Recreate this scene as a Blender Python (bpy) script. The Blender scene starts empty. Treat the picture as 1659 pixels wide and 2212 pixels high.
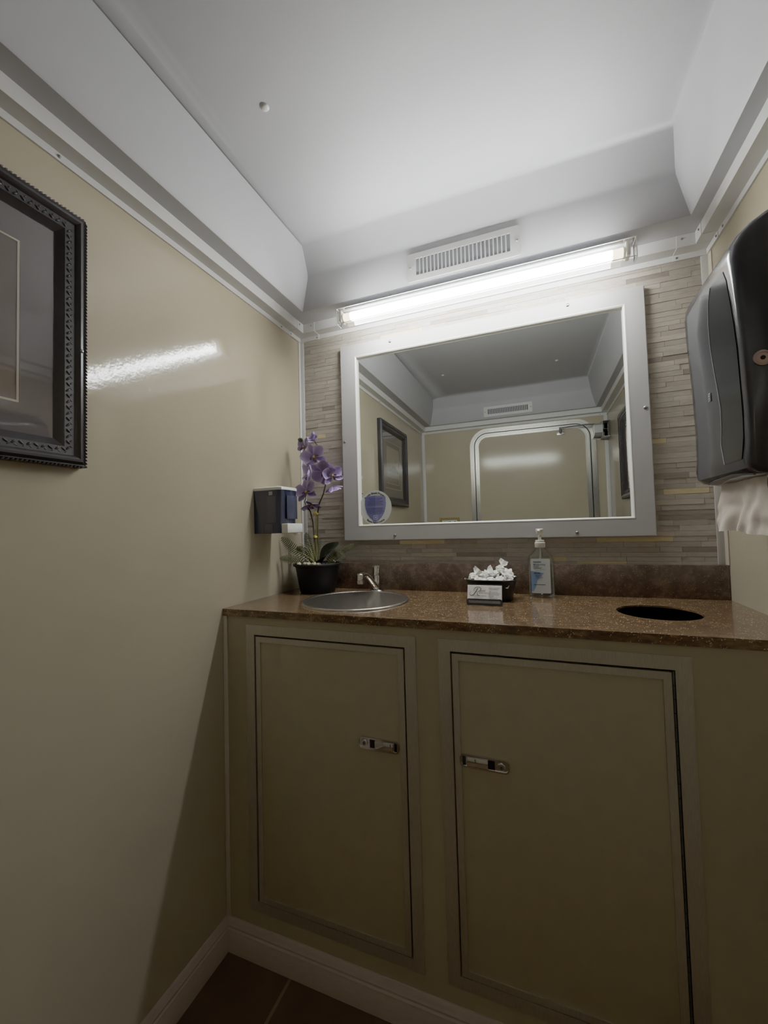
import bpy, bmesh, math, random
from mathutils import Vector, Matrix, noise
random.seed(7)
sc = bpy.context.scene
COL = sc.collection
V = Vector
PI = math.pi

# ------------------------------------------------------------------ dimensions (metres)
W = 1.238          # room width  (x: 0 = left wall)
L = 1.68           # room length (y: 0 = vanity wall, -L = door wall)
ZC = 0.87          # counter top
DC = 0.403         # cabinet face at y = -DC
DT = 0.408         # counter front edge
ZT = 1.762         # underside of the crown trim
ZS = 1.807         # soffit of the ceiling tray
ZCEIL = 2.0

# ------------------------------------------------------------------ materials
MATS = {}
def srgb(r, g, b):
    f = lambda c: (c/255/12.92) if c/255 <= 0.04045 else ((c/255+0.055)/1.055)**2.4
    return (f(r), f(g), f(b), 1)

def mat(name, col, rough=0.5, metal=0.0, var=0.06, vscale=20, bump=0.0, bscale=200, coat=0.0, spec=0.5,
        stretch=(1, 1, 1), emis=None, estr=0, alpha=None):
    if name in MATS: return MATS[name]
    m = bpy.data.materials.new(name); m.use_nodes = True
    nt = m.node_tree; b = nt.nodes['Principled BSDF']
    N = nt.nodes.new; LK = nt.links.new
    c = srgb(*col) if max(col) > 1 else (*col, 1)
    tc = N('ShaderNodeTexCoord'); mp = N('ShaderNodeMapping'); mp.inputs['Scale'].default_value = stretch
    LK(tc.outputs['Object'], mp.inputs['Vector'])
    no = N('ShaderNodeTexNoise'); no.inputs['Scale'].default_value = vscale; no.inputs['Detail'].default_value = 3
    LK(mp.outputs['Vector'], no.inputs['Vector'])
    cr = N('ShaderNodeValToRGB')
    cr.color_ramp.elements[0].position = 0.3; cr.color_ramp.elements[1].position = 0.7
    cr.color_ramp.elements[0].color = tuple(x*(1-var) for x in c[:3])+(1,)
    cr.color_ramp.elements[1].color = tuple(min(1, x*(1+var)) for x in c[:3])+(1,)
    LK(no.outputs['Fac'], cr.inputs['Fac']); LK(cr.outputs['Color'], b.inputs['Base Color'])
    b.inputs['Roughness'].default_value = rough; b.inputs['Metallic'].default_value = metal
    b.inputs['Coat Weight'].default_value = coat; b.inputs['Coat Roughness'].default_value = 0.08
    b.inputs['Specular IOR Level'].default_value = spec
    if bump:
        n2 = N('ShaderNodeTexNoise'); n2.inputs['Scale'].default_value = bscale; n2.inputs['Detail'].default_value = 2
        LK(mp.outputs['Vector'], n2.inputs['Vector'])
        bp = N('ShaderNodeBump'); bp.inputs['Strength'].default_value = bump; bp.inputs['Distance'].default_value = 0.001
        LK(n2.outputs['Fac'], bp.inputs['Height']); LK(bp.outputs['Normal'], b.inputs['Normal'])
    if emis:
        b.inputs['Emission Color'].default_value = (*emis, 1); b.inputs['Emission Strength'].default_value = estr
    MATS[name] = m
    return m

def clear_mat(name, tint=(1, 1, 1), refl=0.08, rough=0.02):
    """clear plastic / glass sheet: transparent mixed with a fresnel gloss"""
    m = bpy.data.materials.new(name); m.use_nodes = True; nt = m.node_tree
    nt.nodes.clear(); N = nt.nodes.new; LK = nt.links.new
    out = N('ShaderNodeOutputMaterial'); mix = N('ShaderNodeMixShader'); tr = N('ShaderNodeBsdfTransparent')
    gl = N('ShaderNodeBsdfGlossy'); lw = N('ShaderNodeLayerWeight'); mu = N('ShaderNodeMath'); ad = N('ShaderNodeMath')
    tr.inputs['Color'].default_value = (*tint, 1); gl.inputs['Roughness'].default_value = rough
    lw.inputs['Blend'].default_value = 0.25
    mu.operation = 'MULTIPLY'; mu.inputs[1].default_value = 0.5; ad.operation = 'ADD'; ad.inputs[1].default_value = refl
    LK(lw.outputs['Fresnel'], mu.inputs[0]); LK(mu.outputs[0], ad.inputs[0]); LK(ad.outputs[0], mix.inputs[0])
    LK(tr.outputs[0], mix.inputs[1]); LK(gl.outputs[0], mix.inputs[2]); LK(mix.outputs[0], out.inputs[0])
    MATS[name] = m
    return m

def attr_mat(name, ramp, rough=0.6, noise_amt=0.25, nscale=60, stretch=(1, 1, 1), bump=0.0, coat=0.0, attr='tint', spec=0.5):
    """colour from a per-face / per-vertex attribute through a ramp, broken up by noise"""
    m = bpy.data.materials.new(name); m.use_nodes = True; nt = m.node_tree
    b = nt.nodes['Principled BSDF']; N = nt.nodes.new; LK = nt.links.new
    at = N('ShaderNodeAttribute'); at.attribute_name = attr
    cr = N('ShaderNodeValToRGB'); el = cr.color_ramp.elements
    while len(el) > 1: el.remove(el[-1])
    el[0].position = ramp[0][0]; el[0].color = srgb(*ramp[0][1])
    for p_, c_ in ramp[1:]:
        e = el.new(p_); e.color = srgb(*c_)
    LK(at.outputs['Fac'], cr.inputs['Fac'])
    tc = N('ShaderNodeTexCoord'); mp = N('ShaderNodeMapping'); mp.inputs['Scale'].default_value = stretch
    LK(tc.outputs['Object'], mp.inputs['Vector'])
    no = N('ShaderNodeTexNoise'); no.inputs['Scale'].default_value = nscale; no.inputs['Detail'].default_value = 5
    LK(mp.outputs['Vector'], no.inputs['Vector'])
    mr = N('ShaderNodeMapRange'); mr.inputs['To Min'].default_value = 1-noise_amt; mr.inputs['To Max'].default_value = 1+noise_amt
    LK(no.outputs['Fac'], mr.inputs['Value'])
    mx = N('ShaderNodeMix'); mx.data_type = 'RGBA'; mx.blend_type = 'MULTIPLY'; mx.inputs['Factor'].default_value = 1
    LK(cr.outputs['Color'], mx.inputs['A']); LK(mr.outputs['Result'], mx.inputs['B'])
    LK(mx.outputs['Result'], b.inputs['Base Color'])
    b.inputs['Roughness'].default_value = rough; b.inputs['Coat Weight'].default_value = coat
    b.inputs['Specular IOR Level'].default_value = spec
    if bump:
        bp = N('ShaderNodeBump'); bp.inputs['Strength'].default_value = bump; bp.inputs['Distance'].default_value = 0.001
        LK(no.outputs['Fac'], bp.inputs['Height']); LK(bp.outputs['Normal'], b.inputs['Normal'])
    MATS[name] = m
    return m

def stone_mat(name, cols, rough, scale, stretch, speck, coat=0.0, spec=0.5):
    m = bpy.data.materials.new(name); m.use_nodes = True; nt = m.node_tree
    b = nt.nodes['Principled BSDF']; N = nt.nodes.new; LK = nt.links.new
    tc = N('ShaderNodeTexCoord'); mp = N('ShaderNodeMapping'); mp.inputs['Scale'].default_value = stretch
    LK(tc.outputs['Object'], mp.inputs['Vector'])
    no = N('ShaderNodeTexNoise'); no.inputs['Scale'].default_value = scale; no.inputs['Detail'].default_value = 8
    no.inputs['Roughness'].default_value = 0.7
    LK(mp.outputs['Vector'], no.inputs['Vector'])
    cr = N('ShaderNodeValToRGB'); el = cr.color_ramp.elements
    el[0].position = 0.30; el[0].color = srgb(*cols[0]); el[1].position = 0.70; el[1].color = srgb(*cols[2])
    e = el.new(0.5); e.color = srgb(*cols[1])
    LK(no.outputs['Fac'], cr.inputs['Fac'])
    vo = N('ShaderNodeTexVoronoi'); vo.inputs['Scale'].default_value = 260
    LK(tc.outputs['Object'], vo.inputs['Vector'])
    c2 = N('ShaderNodeValToRGB'); c2.color_ramp.elements[0].position = 0.15; c2.color_ramp.elements[1].position = 0.30
    c2.color_ramp.elements[0].color = (1, 1, 1, 1); c2.color_ramp.elements[1].color = (0, 0, 0, 1)
    LK(vo.outputs['Distance'], c2.inputs['Fac'])
    n3 = N('ShaderNodeTexNoise'); n3.inputs['Scale'].default_value = 90
    LK(tc.outputs['Object'], n3.inputs['Vector'])
    gt = N('ShaderNodeMath'); gt.operation = 'GREATER_THAN'; gt.inputs[1].default_value = 0.53
    LK(n3.outputs['Fac'], gt.inputs[0])
    ml = N('ShaderNodeMath'); ml.operation = 'MULTIPLY'
    LK(gt.outputs[0], ml.inputs[0]); LK(c2.outputs['Color'], ml.inputs[1])
    mx = N('ShaderNodeMix'); mx.data_type = 'RGBA'
    LK(ml.outputs[0], mx.inputs['Factor']); LK(cr.outputs['Color'], mx.inputs['A']); mx.inputs['B'].default_value = srgb(*speck)
    LK(mx.outputs['Result'], b.inputs['Base Color'])
    b.inputs['Roughness'].default_value = rough; b.inputs['Coat Weight'].default_value = coat
    b.inputs['Specular IOR Level'].default_value = spec
    MATS[name] = m
    return m

def floor_mat():
    m = bpy.data.materials.new('brown_floor_tile'); m.use_nodes = True; nt = m.node_tree
    b = nt.nodes['Principled BSDF']; N = nt.nodes.new; LK = nt.links.new
    tc = N('ShaderNodeTexCoord'); mp = N('ShaderNodeMapping'); mp.inputs['Rotation'].default_value = (0, 0, 0)
    mp.inputs['Location'].default_value = (-0.19, 0.155, 0)
    LK(tc.outputs['Object'], mp.inputs['Vector'])
    br = N('ShaderNodeTexBrick'); br.offset = 0.0; br.inputs['Scale'].default_value = 1
    br.inputs['Brick Width'].default_value = 0.305; br.inputs['Row Height'].default_value = 0.305
    br.inputs['Mortar Size'].default_value = 0.004
    br.inputs['Color1'].default_value = srgb(112, 84, 56); br.inputs['Color2'].default_value = srgb(84, 66, 48)
    br.inputs['Mortar'].default_value = srgb(120, 100, 76)
    LK(mp.outputs['Vector'], br.inputs['Vector'])
    no = N('ShaderNodeTexNoise'); no.inputs['Scale'].default_value = 9; no.inputs['Detail'].default_value = 7
    LK(tc.outputs['Object'], no.inputs['Vector'])
    mr = N('ShaderNodeMapRange'); mr.inputs['To Min'].default_value = 0.4; mr.inputs['To Max'].default_value = 1.5
    LK(no.outputs['Fac'], mr.inputs['Value'])
    mx = N('ShaderNodeMix'); mx.data_type = 'RGBA'; mx.blend_type = 'MULTIPLY'; mx.inputs['Factor'].default_value = 1
    LK(br.outputs['Color'], mx.inputs['A']); LK(mr.outputs['Result'], mx.inputs['B'])
    LK(mx.outputs['Result'], b.inputs['Base Color']); b.inputs['Roughness'].default_value = 0.45
    return m

BEIGE = mat('beige_wall_panel', (173, 162, 138), rough=0.10, var=0.02, vscale=6, bump=0.16, bscale=95, spec=0.45)
BEIGE2 = mat('beige_cabinet_panel', (168, 157, 130), rough=0.38, var=0.03, vscale=30, bump=0.05, bscale=400)
CEIL = mat('white_ceiling_shell', (170, 169, 171), rough=0.55, var=0.015, vscale=15, bump=0.05, bscale=500)
TRIM = mat('white_trim_plastic', (204, 202, 199), rough=0.4, var=0.02)
TRIM2 = mat('cream_corner_strip', (206, 196, 178), rough=0.45, var=0.03)
BASE = mat('taupe_baseboard', (186, 168, 156), rough=0.5, var=0.06, vscale=40, stretch=(1, 1, 6))
FRAMEW = mat('white_mirror_frame', (172, 170, 168), rough=0.45, var=0.015)
BEAD = mat('glossy_white_bead', (240, 238, 230), rough=0.3, var=0.01)
ALU = mat('brushed_aluminium', (188, 182, 168), rough=0.38, metal=0.65, var=0.08, vscale=60, stretch=(8, 8, 1))
ALU2 = mat('polished_aluminium', (205, 203, 196), rough=0.22, metal=1.0, var=0.06, vscale=30, stretch=(6, 6, 1))
CHROME = mat('chrome', (225, 225, 225), rough=0.06, metal=1.0, var=0.02)
STEEL = mat('stainless_steel', (176, 170, 158), rough=0.27, metal=0.95, var=0.04, vscale=80)
DARKGAP = mat('dark_gap', (14, 12, 10), rough=0.9, var=0.1)
SCREW = mat('steel_screw', (150, 148, 145), rough=0.3, metal=1.0, var=0.05)
BLACKP = mat('black_plastic', (20, 20, 22), rough=0.38, var=0.08)
MIRROR = mat('mirror_silver', (240, 244, 240), rough=0.0, metal=1.0, var=0.0)
LENS = clear_mat('clear_lens', refl=0.03, rough=0.03)
GLASSP = clear_mat('picture_glass', refl=0.03, rough=0.02)
CLEARB = clear_mat('clear_bottle_plastic', tint=(0.95, 0.98, 0.98), refl=0.05, rough=0.04)
GEL = clear_mat('clear_gel', tint=(0.96, 0.985, 0.99), refl=0.01, rough=0.05)
TUBE = mat('lit_tube', (255, 255, 255), rough=0.4, var=0.0, emis=(0.97, 1.0, 0.985), estr=80)
TUBEND = mat('tube_electrode_end', (255, 240, 200), rough=0.4, var=0.0, emis=(1.0, 0.84, 0.52), estr=4.5)
LAMPW = mat('lamp_housing_white', (225, 225, 222), rough=0.4, var=0.01)
COUNTER = stone_mat('brown_speckled_stone', ((58, 44, 31), (96, 72, 49), (146, 114, 78)), 0.17, 62, (0.6, 2.4, 1.5), (214, 192, 156), coat=0.3)
SPLASH = stone_mat('brown_stone_splash', ((58, 48, 42), (82, 67, 57), (114, 94, 80)), 0.25, 30, (1, 1, 1), (150, 122, 96))
FLOOR = floor_mat()
TILE = attr_mat('stacked_stone_strips', [(0.0, (112, 102, 93)), (0.25, (150, 141, 130)), (0.6, (168, 160, 148)), (0.88, (184, 176, 162)), (0.94, (196, 182, 142)), (1.0, (202, 186, 142))],
                rough=0.55, noise_amt=0.28, nscale=45, stretch=(1, 1, 4), bump=0.3)
PURPLE = attr_mat('violet_petal', [(0, (92, 66, 112)), (0.5, (146, 118, 178)), (1, (206, 188, 224))], rough=0.6, noise_amt=0.18, nscale=90, stretch=(1, 1, 1))
LIPM = attr_mat('orchid_lip', [(0, (214, 196, 96)), (0.4, (96, 58, 112)), (1, (132, 96, 160))], rough=0.6, noise_amt=0.1)
STEM = mat('dark_green_stem', (54, 50, 30), rough=0.6, var=0.2, vscale=60)
STAKE = mat('bamboo_stake', (150, 134, 78), rough=0.6, var=0.15, vscale=60, stretch=(1, 1, .2))
BUD = mat('green_bud', (62, 70, 44), rough=0.6, var=0.2, vscale=80)
LEAF = mat('dark_leaf', (18, 26, 20), rough=0.4, var=0.25, vscale=50)
FERN = mat('fern_green', (74, 80, 46), rough=0.6, var=0.25, vscale=60)
GRASS = mat('grass_green', (132, 136, 84), rough=0.6, var=0.2, vscale=60)
PEB = mat('pale_pebble', (190, 176, 150), rough=0.6, var=0.15, vscale=80)
CLIP = mat('yellow_tie', (214, 196, 96), rough=0.6, var=0.15, vscale=150)
SOIL = mat('dark_soil', (30, 26, 22), rough=0.95, var=0.3, vscale=120)
NAVY = mat('navy_translucent_plastic', (34, 38, 66), rough=0.12, var=0.05, coat=0.5)
NAVY2 = mat('navy_reflection', (52, 55, 76), rough=0.14, var=0.06, coat=0.4)  # lighter navy: reflection on the tank and bag inside, put into the colour
WHITEP = mat('white_plastic', (226, 226, 220), rough=0.35, var=0.01)
PUMPW = mat('frosted_white_pump', (225, 222, 212), rough=0.4, var=0.02)
LABELW = mat('pale_label', (206, 214, 216), rough=0.5, var=0.01)
LABELB = mat('blue_label', (118, 150, 200), rough=0.5, var=0.1, vscale=60)
INKB = mat('navy_ink', (50, 60, 90), rough=0.6, var=0.02)
INK = mat('black_ink', (24, 22, 24), rough=0.6, var=0.02)
INKG = mat('grey_ink', (122, 118, 122), rough=0.6, var=0.02)
CARDW = mat('white_card', (236, 230, 228), rough=0.55, var=0.01)
PAPER = mat('white_wrapper', (232, 230, 222), rough=0.38, var=0.02, bump=0.3, bscale=160)
TOWEL = mat('paper_towel_sheet', (206, 196, 184), rough=0.9, var=0.02, vscale=80, bump=0.3, bscale=700)
SMOKE = mat('smoked_black_plastic', (48, 48, 53), rough=0.16, var=0.06, spec=0.45, coat=0.2)
SMOKE2 = mat('smoked_window', (24, 24, 26), rough=0.14, var=0.06, spec=0.35)
SEAM = mat('pale_seam', (150, 150, 150), rough=0.3, var=0.02)
PINKM = mat('lock_ring', (176, 150, 148), rough=0.3, metal=0.8, var=0.05)
BLACKF = mat('black_frame_lacquer', (40, 36, 38), rough=0.3, var=0.1, vscale=60)
ORN = mat('black_carved_frame', (44, 40, 40), rough=0.32, var=0.2, vscale=200)
MATT = mat('taupe_mat_board', (98, 88, 86), rough=0.8, var=0.03, vscale=300)
MATB = mat('brown_mat_board', (92, 74, 60), rough=0.8, var=0.04, vscale=300)
MATW = mat('cream_mat_bevel', (196, 184, 164), rough=0.7, var=0.02)
ARTS = mat('art_pale_mist', (168, 160, 132), rough=0.7, var=0.12, vscale=14)
ARTG = mat('art_grass', (104, 94, 62), rough=0.7, var=0.4, vscale=60, stretch=(1, 3, .5))
ARTT = mat('art_trees', (58, 54, 44), rough=0.7, var=0.2, vscale=60)
ARTW = mat('art_water', (150, 146, 128), rough=0.7, var=0.2, vscale=40, stretch=(1, .3, 2))
GREY = mat('grey_painted_metal', (172, 172, 170), rough=0.4, metal=0.3, var=0.04)
GREYD = mat('dark_grey_metal', (92, 92, 92), rough=0.4, metal=0.4, var=0.05)
STICK = mat('pale_sticker', (186, 188, 182), rough=0.4, var=0.01)
SHIELD1 = mat('violet_shield', (86, 82, 134), rough=0.4, var=0.03)
SHIELD2 = mat('light_violet_shield', (106, 103, 150), rough=0.4, var=0.03)
INKP = mat('dark_violet_ink', (54, 48, 104), rough=0.5, var=0.02)
SHIELDL = mat('pale_violet_mark', (158, 154, 196), rough=0.5, var=0.02)
YEL = mat('hazard_yellow', (196, 172, 74), rough=0.5, var=0.03)

POTM = mat('matt_black_pot', (14, 14, 16), rough=0.55, var=0.1, spec=0.25)
def acrylic_mat(name, col, f):
    m = bpy.data.materials.new(name); m.use_nodes = True; nt = m.node_tree; nt.nodes.clear()
    N = nt.nodes.new; LK = nt.links.new
    out = N('ShaderNodeOutputMaterial'); mx = N('ShaderNodeMixShader'); d = N('ShaderNodeBsdfDiffuse'); t = N('ShaderNodeBsdfTranslucent')
    no = N('ShaderNodeTexNoise'); no.inputs['Scale'].default_value = 30
    mr = N('ShaderNodeMapRange'); mr.inputs['To Min'].default_value = f-.05; mr.inputs['To Max'].default_value = f+.05
    LK(no.outputs['Fac'], mr.inputs['Value']); LK(mr.outputs['Result'], mx.inputs[0])
    d.inputs['Color'].default_value = srgb(*col); t.inputs['Color'].default_value = srgb(*col)
    LK(d.outputs[0], mx.inputs[1]); LK(t.outputs[0], mx.inputs[2]); LK(mx.outputs[0], out.inputs[0])
    return m
ACRYL = acrylic_mat('white_acrylic_tray', (226, 228, 232), .35)
# ------------------------------------------------------------------ mesh builder
class MB:
    def __init__(s):
        s.bm = bmesh.new(); s.mats = []; s.tint = None
    def mi(s, m):
        if m is None: return 0
        if m not in s.mats: s.mats.append(m)
        return s.mats.index(m)
    def face(s, pts, m=None, t=None):
        vs = [s.bm.verts.new(p) for p in pts]
        f = s.bm.faces.new(vs); f.material_index = s.mi(m)
        return f
    def _add(s, verts, faces, m=None, t=None):
        if t is not None:
            ly = s.bm.verts.layers.float.get('tint') or s.bm.verts.layers.float.new('tint')
        vs = [s.bm.verts.new(p) for p in verts]
        if t is not None:
            for i, v in enumerate(vs):
                v[ly] = t[i] if isinstance(t, (list, tuple)) else t
        k = s.mi(m); out = []
        for f in faces:
            try:
                g = s.bm.faces.new([vs[i] for i in f]); g.material_index = k; out.append(g)
            except ValueError: pass
        return out
    def box(s, lo, hi, m=None, bevel=0.0, seg=2, t=None):
        x0, y0, z0 = lo; x1, y1, z1 = hi
        v = [(x0,y0,z0),(x1,y0,z0),(x1,y1,z0),(x0,y1,z0),(x0,y0,z1),(x1,y0,z1),(x1,y1,z1),(x0,y1,z1)]
        fs = s._add(v, [(0,3,2,1),(4,5,6,7),(0,1,5,4),(1,2,6,5),(2,3,7,6),(3,0,4,7)], m, t)
        if bevel:
            ed = list({e for f in fs for e in f.edges})
            r = bmesh.ops.bevel(s.bm, geom=ed, offset=bevel, segments=seg, affect='EDGES', profile=0.5)
            for f in r['faces']: f.material_index = s.mi(m)
        return fs
    def prism(s, poly, plane, a, b, m=None):
        def P(u, w, d):
            return {'xz': (u, d, w), 'yz': (d, u, w), 'xy': (u, w, d)}[plane]
        n = len(poly)
        v = [P(u, w, a) for u, w in poly] + [P(u, w, b) for u, w in poly]
        f = [tuple(range(n)), tuple(range(2*n-1, n-1, -1))] + [(i, i+n, (i+1) % n+n, (i+1) % n) for i in range(n)]
        return s._add(v, f, m)
    def ring(s, outer, inner, plane, a, b, m=None, closed=True):
        def P(u, w, d):
            return {'xz': (u, d, w), 'yz': (d, u, w), 'xy': (u, w, d)}[plane]
        n = len(outer)
        v = [P(*p, a) for p in outer]+[P(*p, a) for p in inner]+[P(*p, b) for p in outer]+[P(*p, b) for p in inner]
        f = []
        for i in range(n if closed else n-1):
            j = (i+1) % n
            f += [(i, j, n+j, n+i), (2*n+i, 3*n+i, 3*n+j, 2*n+j), (i, 2*n+i, 2*n+j, j), (n+i, n+j, 3*n+j, 3*n+i)]
        return s._add(v, f, m)
    def lathe(s, prof, c, m=None, seg=32, axis='z', sx=1, sy=1, rot=None, t=None):
        v = []; f = []; c = V(c); n = len(prof)
        for i in range(seg):
            a = 2*PI*i/seg
            for r, h in prof:
                p = V((r*math.cos(a)*sx, r*math.sin(a)*sy, h))
                if rot is not None: p = rot @ p
                v.append(c+p)
        for i in range(seg):
            j = (i+1) % seg
            for k in range(n-1):
                f.append((i*n+k, j*n+k, j*n+k+1, i*n+k+1))
        f2 = []
        if prof[0][0] > 1e-6: f2.append(tuple(i*n for i in range(seg))[::-1])
        if prof[-1][0] > 1e-6: f2.append(tuple(i*n+n-1 for i in range(seg)))
        s._add(v, f+f2, m, None if t is None else [t]*len(v))
    def cyl(s, p0, p1, r0, r1=None, m=None, seg=20, bev=0.0):
        p0 = V(p0); p1 = V(p1); d = p1-p0; h = d.length; r1 = r0 if r1 is None else r1
        rot = V((0, 0, 1)).rotation_difference(d.normalized()).to_matrix()
        prof = [(r0-bev, 0), (r0, bev), (r1, h-bev), (r1-bev, h)] if bev else [(r0, 0), (r1, h)]
        s.lathe(prof, p0, m, seg, rot=rot)
    def tube(s, path, rad, m=None, seg=8, closed=False, t=None):
        path = [V(p) for p in path]; n = len(path)
        rad = [rad]*n if isinstance(rad, (int, float)) else rad
        v = []; f = []; up = V((0.13, 0.21, 0.97)); prev = None
        for i, p in enumerate(path):
            d = (path[min(i+1, n-1)]-path[max(i-1, 0)]) if not closed else (path[(i+1) % n]-path[i-1])
            d.normalize()
            a = d.cross(up) if prev is None else prev-d*prev.dot(d)
            if a.length < 1e-5: a = d.cross(V((1, 0, 0)))
            a.normalize(); b = d.cross(a); prev = a
            for k in range(seg):
                q = 2*PI*k/seg
                v.append(p+(a*math.cos(q)+b*math.sin(q))*rad[i])
        for i in range(n if closed else n-1):
            j = (i+1) % n
            for k in range(seg):
                l = (k+1) % seg
                f.append((i*seg+k, j*seg+k, j*seg+l, i*seg+l))
        if not closed:
            f += [tuple(range(seg)), tuple((n-1)*seg+k for k in range(seg))[::-1]]
        s._add(v, f, m, None if t is None else [t]*len(v))
    def ball(s, c, r, m=None, seg=12, sc3=(1, 1, 1), rot=None):
        prof = [(0.0001+r*math.sin(PI*k/8), -r*math.cos(PI*k/8)) for k in range(9)]
        c = V(c); R = rot or Matrix.Identity(3)
        S = Matrix.Diagonal(V(sc3))
        s.lathe(prof, c, m, seg, rot=R @ S)
    def grid(s, nu, nv, fn, m=None, tfn=None, two=False):
        v = []; t = []
        for i in range(nu+1):
            for j in range(nv+1):
                v.append(fn(i/nu, j/nv))
                if tfn: t.append(tfn(i/nu, j/nv))
        f = [(i*(nv+1)+j, (i+1)*(nv+1)+j, (i+1)*(nv+1)+j+1, i*(nv+1)+j+1) for i in range(nu) for j in range(nv)]
        s._add(v, f, m, t if tfn else None)
    def text(s, body, size, o, xd, yd, m=None, align='CENTER', shear=0.0, bold=0.0, spacing=1.0):
        c = bpy.data.curves.new('lettering', 'FONT'); c.body = body; c.size = size; c.align_x = align
        c.shear = shear; c.offset = bold; c.resolution_u = 3; c.space_character = spacing
        ob = bpy.data.objects.new('lettering', c)
        me = bpy.data.meshes.new_from_object(ob)
        o = V(o); xd = V(xd); yd = V(yd)
        s._add([o+xd*q.co.x+yd*q.co.y for q in me.vertices], [tuple(p.vertices) for p in me.polygons], m)
        bpy.data.objects.remove(ob); bpy.data.curves.remove(c); bpy.data.meshes.remove(me)
    def build(s, name, m=None, parent=None, smooth=35, fixn=True):
        bm = s.bm
        if fixn: bmesh.ops.recalc_face_normals(bm, faces=bm.faces)
        off = V((0, 0, 0)); p = parent
        while p is not None:
            off += p.location; p = p.parent
        me = bpy.data.meshes.new(name)
        o = bpy.data.objects.new(name, me); COL.objects.link(o)
        if parent is None:
            xs = [v.co for v in bm.verts]
            off = V(((min(q.x for q in xs)+max(q.x for q in xs))/2, (min(q.y for q in xs)+max(q.y for q in xs))/2, min(q.z for q in xs)))
            o.location = off
        else: o.parent = parent
        for v in bm.verts: v.co -= off
        bm.to_mesh(me); bm.free()
        if s.mats:
            for k in s.mats: me.materials.append(k if k is not None else m)
            if m is not None and m not in s.mats: pass
        elif m: me.materials.append(m)
        if smooth:
            for q in me.polygons: q.use_smooth = True
            me.set_sharp_from_angle(angle=math.radians(smooth))
        return o

def tag(o, label=None, cat=None, group=None, kind=None):
    if label: o['label'] = label
    if cat: o['category'] = cat
    if group: o['group'] = group
    if kind: o['kind'] = kind
    return o

def thing(name, loc, label, cat, group=None, kind=None):
    o = bpy.data.objects.new(name, None); COL.objects.link(o); o.location = loc
    o.empty_display_size = 0.05
    return tag(o, label, cat, group, kind)

def simple(name, fn, m, parent=None, smooth=35):
    b = MB(); fn(b); return b.build(name, m, parent, smooth)

def copy_tree(o, parent=None):
    c = o.copy(); COL.objects.link(c)
    if parent is not None: c.parent = parent
    for ch in list(o.children): copy_tree(ch, c)
    return c

def rrect(u0, u1, w0, w1, r, n=6):
    pts = []
    for cu, cw, a0 in ((u1-r, w1-r, 0), (u0+r, w1-r, 90), (u0+r, w0+r, 180), (u1-r, w0+r, 270)):
        for k in range(n+1):
            a = math.radians(a0+90*k/n); pts.append((cu+r*math.cos(a), cw+r*math.sin(a)))
    return pts

def screw_head(b, c, n, r=0.004, m=SCREW):
    c = V(c); n = V(n).normalized(); rot = V((0, 0, 1)).rotation_difference(n).to_matrix()
    b.lathe([(r, 0), (r, 0.0006), (r*.75, 0.0018), (r*.3, 0.0023), (0.0001, 0.0024)], c, m, 12, rot=rot)

# ================================================================== SETTING
T = 0.05
tag(simple('floor', lambda b: b.box((-T, -L-T, -T), (W+T, T, 0)), FLOOR), 'dark brown tiled floor below the grey baseboards', 'floor', kind='structure')
tag(simple('wall_left', lambda b: b.box((-T, -L-T, 0), (0, T, ZS+.05)), BEIGE), 'glossy beige panel wall left of the vanity', 'wall', kind='structure')
tag(simple('wall_right', lambda b: b.box((W, -L-T, 0), (W+T, T, ZS+.05)), BEIGE), 'beige panel wall behind the black towel dispenser', 'wall', kind='structure')
tag(simple('wall_front', lambda b: b.box((0, -L-T, 0), (W, -L, ZS+.05)), BEIGE), 'beige wall with the door, seen in the mirror', 'wall', kind='structure')

# vanity wall of stacked stone strips: one mesh, every strip with its own tint and depth
b = MB()
b.box((0, 0.002, 0), (W, T, ZS+.05), TILE, t=0.12)
z = 0.950
rw = random.Random(11)
while z < 1.79:
    h = rw.choice((0.0125, 0.0135, 0.014, 0.0145))
    x = -rw.random()*0.1
    base = rw.random()*0.3
    while x < W:
        ln = rw.choice((0.05, 0.075, 0.1, 0.125, 0.15, 0.18))
        u = rw.random()
        t = 0.30+0.36*rw.random()+base*.3
        if u < 0.035: t = 0.97
        elif u < 0.08: t = 0.08+rw.random()*0.1
        x0 = max(x, 0.0005); x1 = min(x+ln-0.0005, W-0.0005)
        if x1-x0 > 0.002:
            b.box((x0, -rw.random()*0.0019-0.0002, z+0.0003), (x1, 0.003, z+h-0.0003), TILE, t=min(t, 1.0))
        x += ln
    z += h
tag(b.build('wall_back', TILE, smooth=0), 'wall of thin stacked stone strips behind the mirror', 'wall', kind='structure')

# ceiling tray: rings (left, right, back, front offsets, z)
b = MB()
YB = 0.115
rings = [(0, 0, 0, 0, ZS+.002), (.083, .068, YB-.003, .062, ZS), (.0865, .0715, YB, .065, ZS+.004), (.107, .095, YB, .065, 1.915),
         (.110, .098, YB+.006, .072, 1.93), (.1205, .1105, .168, .100, 1.988), (.1215, .113, .176, .106, 1.996), (.126, .12, .186, .114, ZCEIL-.0005), (.14, .14, .21, .14, ZCEIL)]
rv = []
for i, (l, r, k, f, zz) in enumerate(rings):
    lf = l
    if i >= 6: lf = l+(.05, .085, .10)[i-6]
    rv.append([b.bm.verts.new(p) for p in ((l, -k, zz), (W-r, -k, zz), (W-r, -L+f, zz), (lf, -L+f, zz))])
for a, c in zip(rv, rv[1:]):
    for i in range(4):
        j = (i+1) % 4
        b.bm.faces.new((a[i], a[j], c[j], c[i]))
b.bm.faces.new(rv[-1])
bmesh.ops.recalc_face_normals(b.bm, faces=b.bm.faces)
ceil_o = tag(b.build('ceiling', CEIL, smooth=50), 'pale raised tray ceiling above the whole room', 'ceiling', kind='structure')
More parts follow.
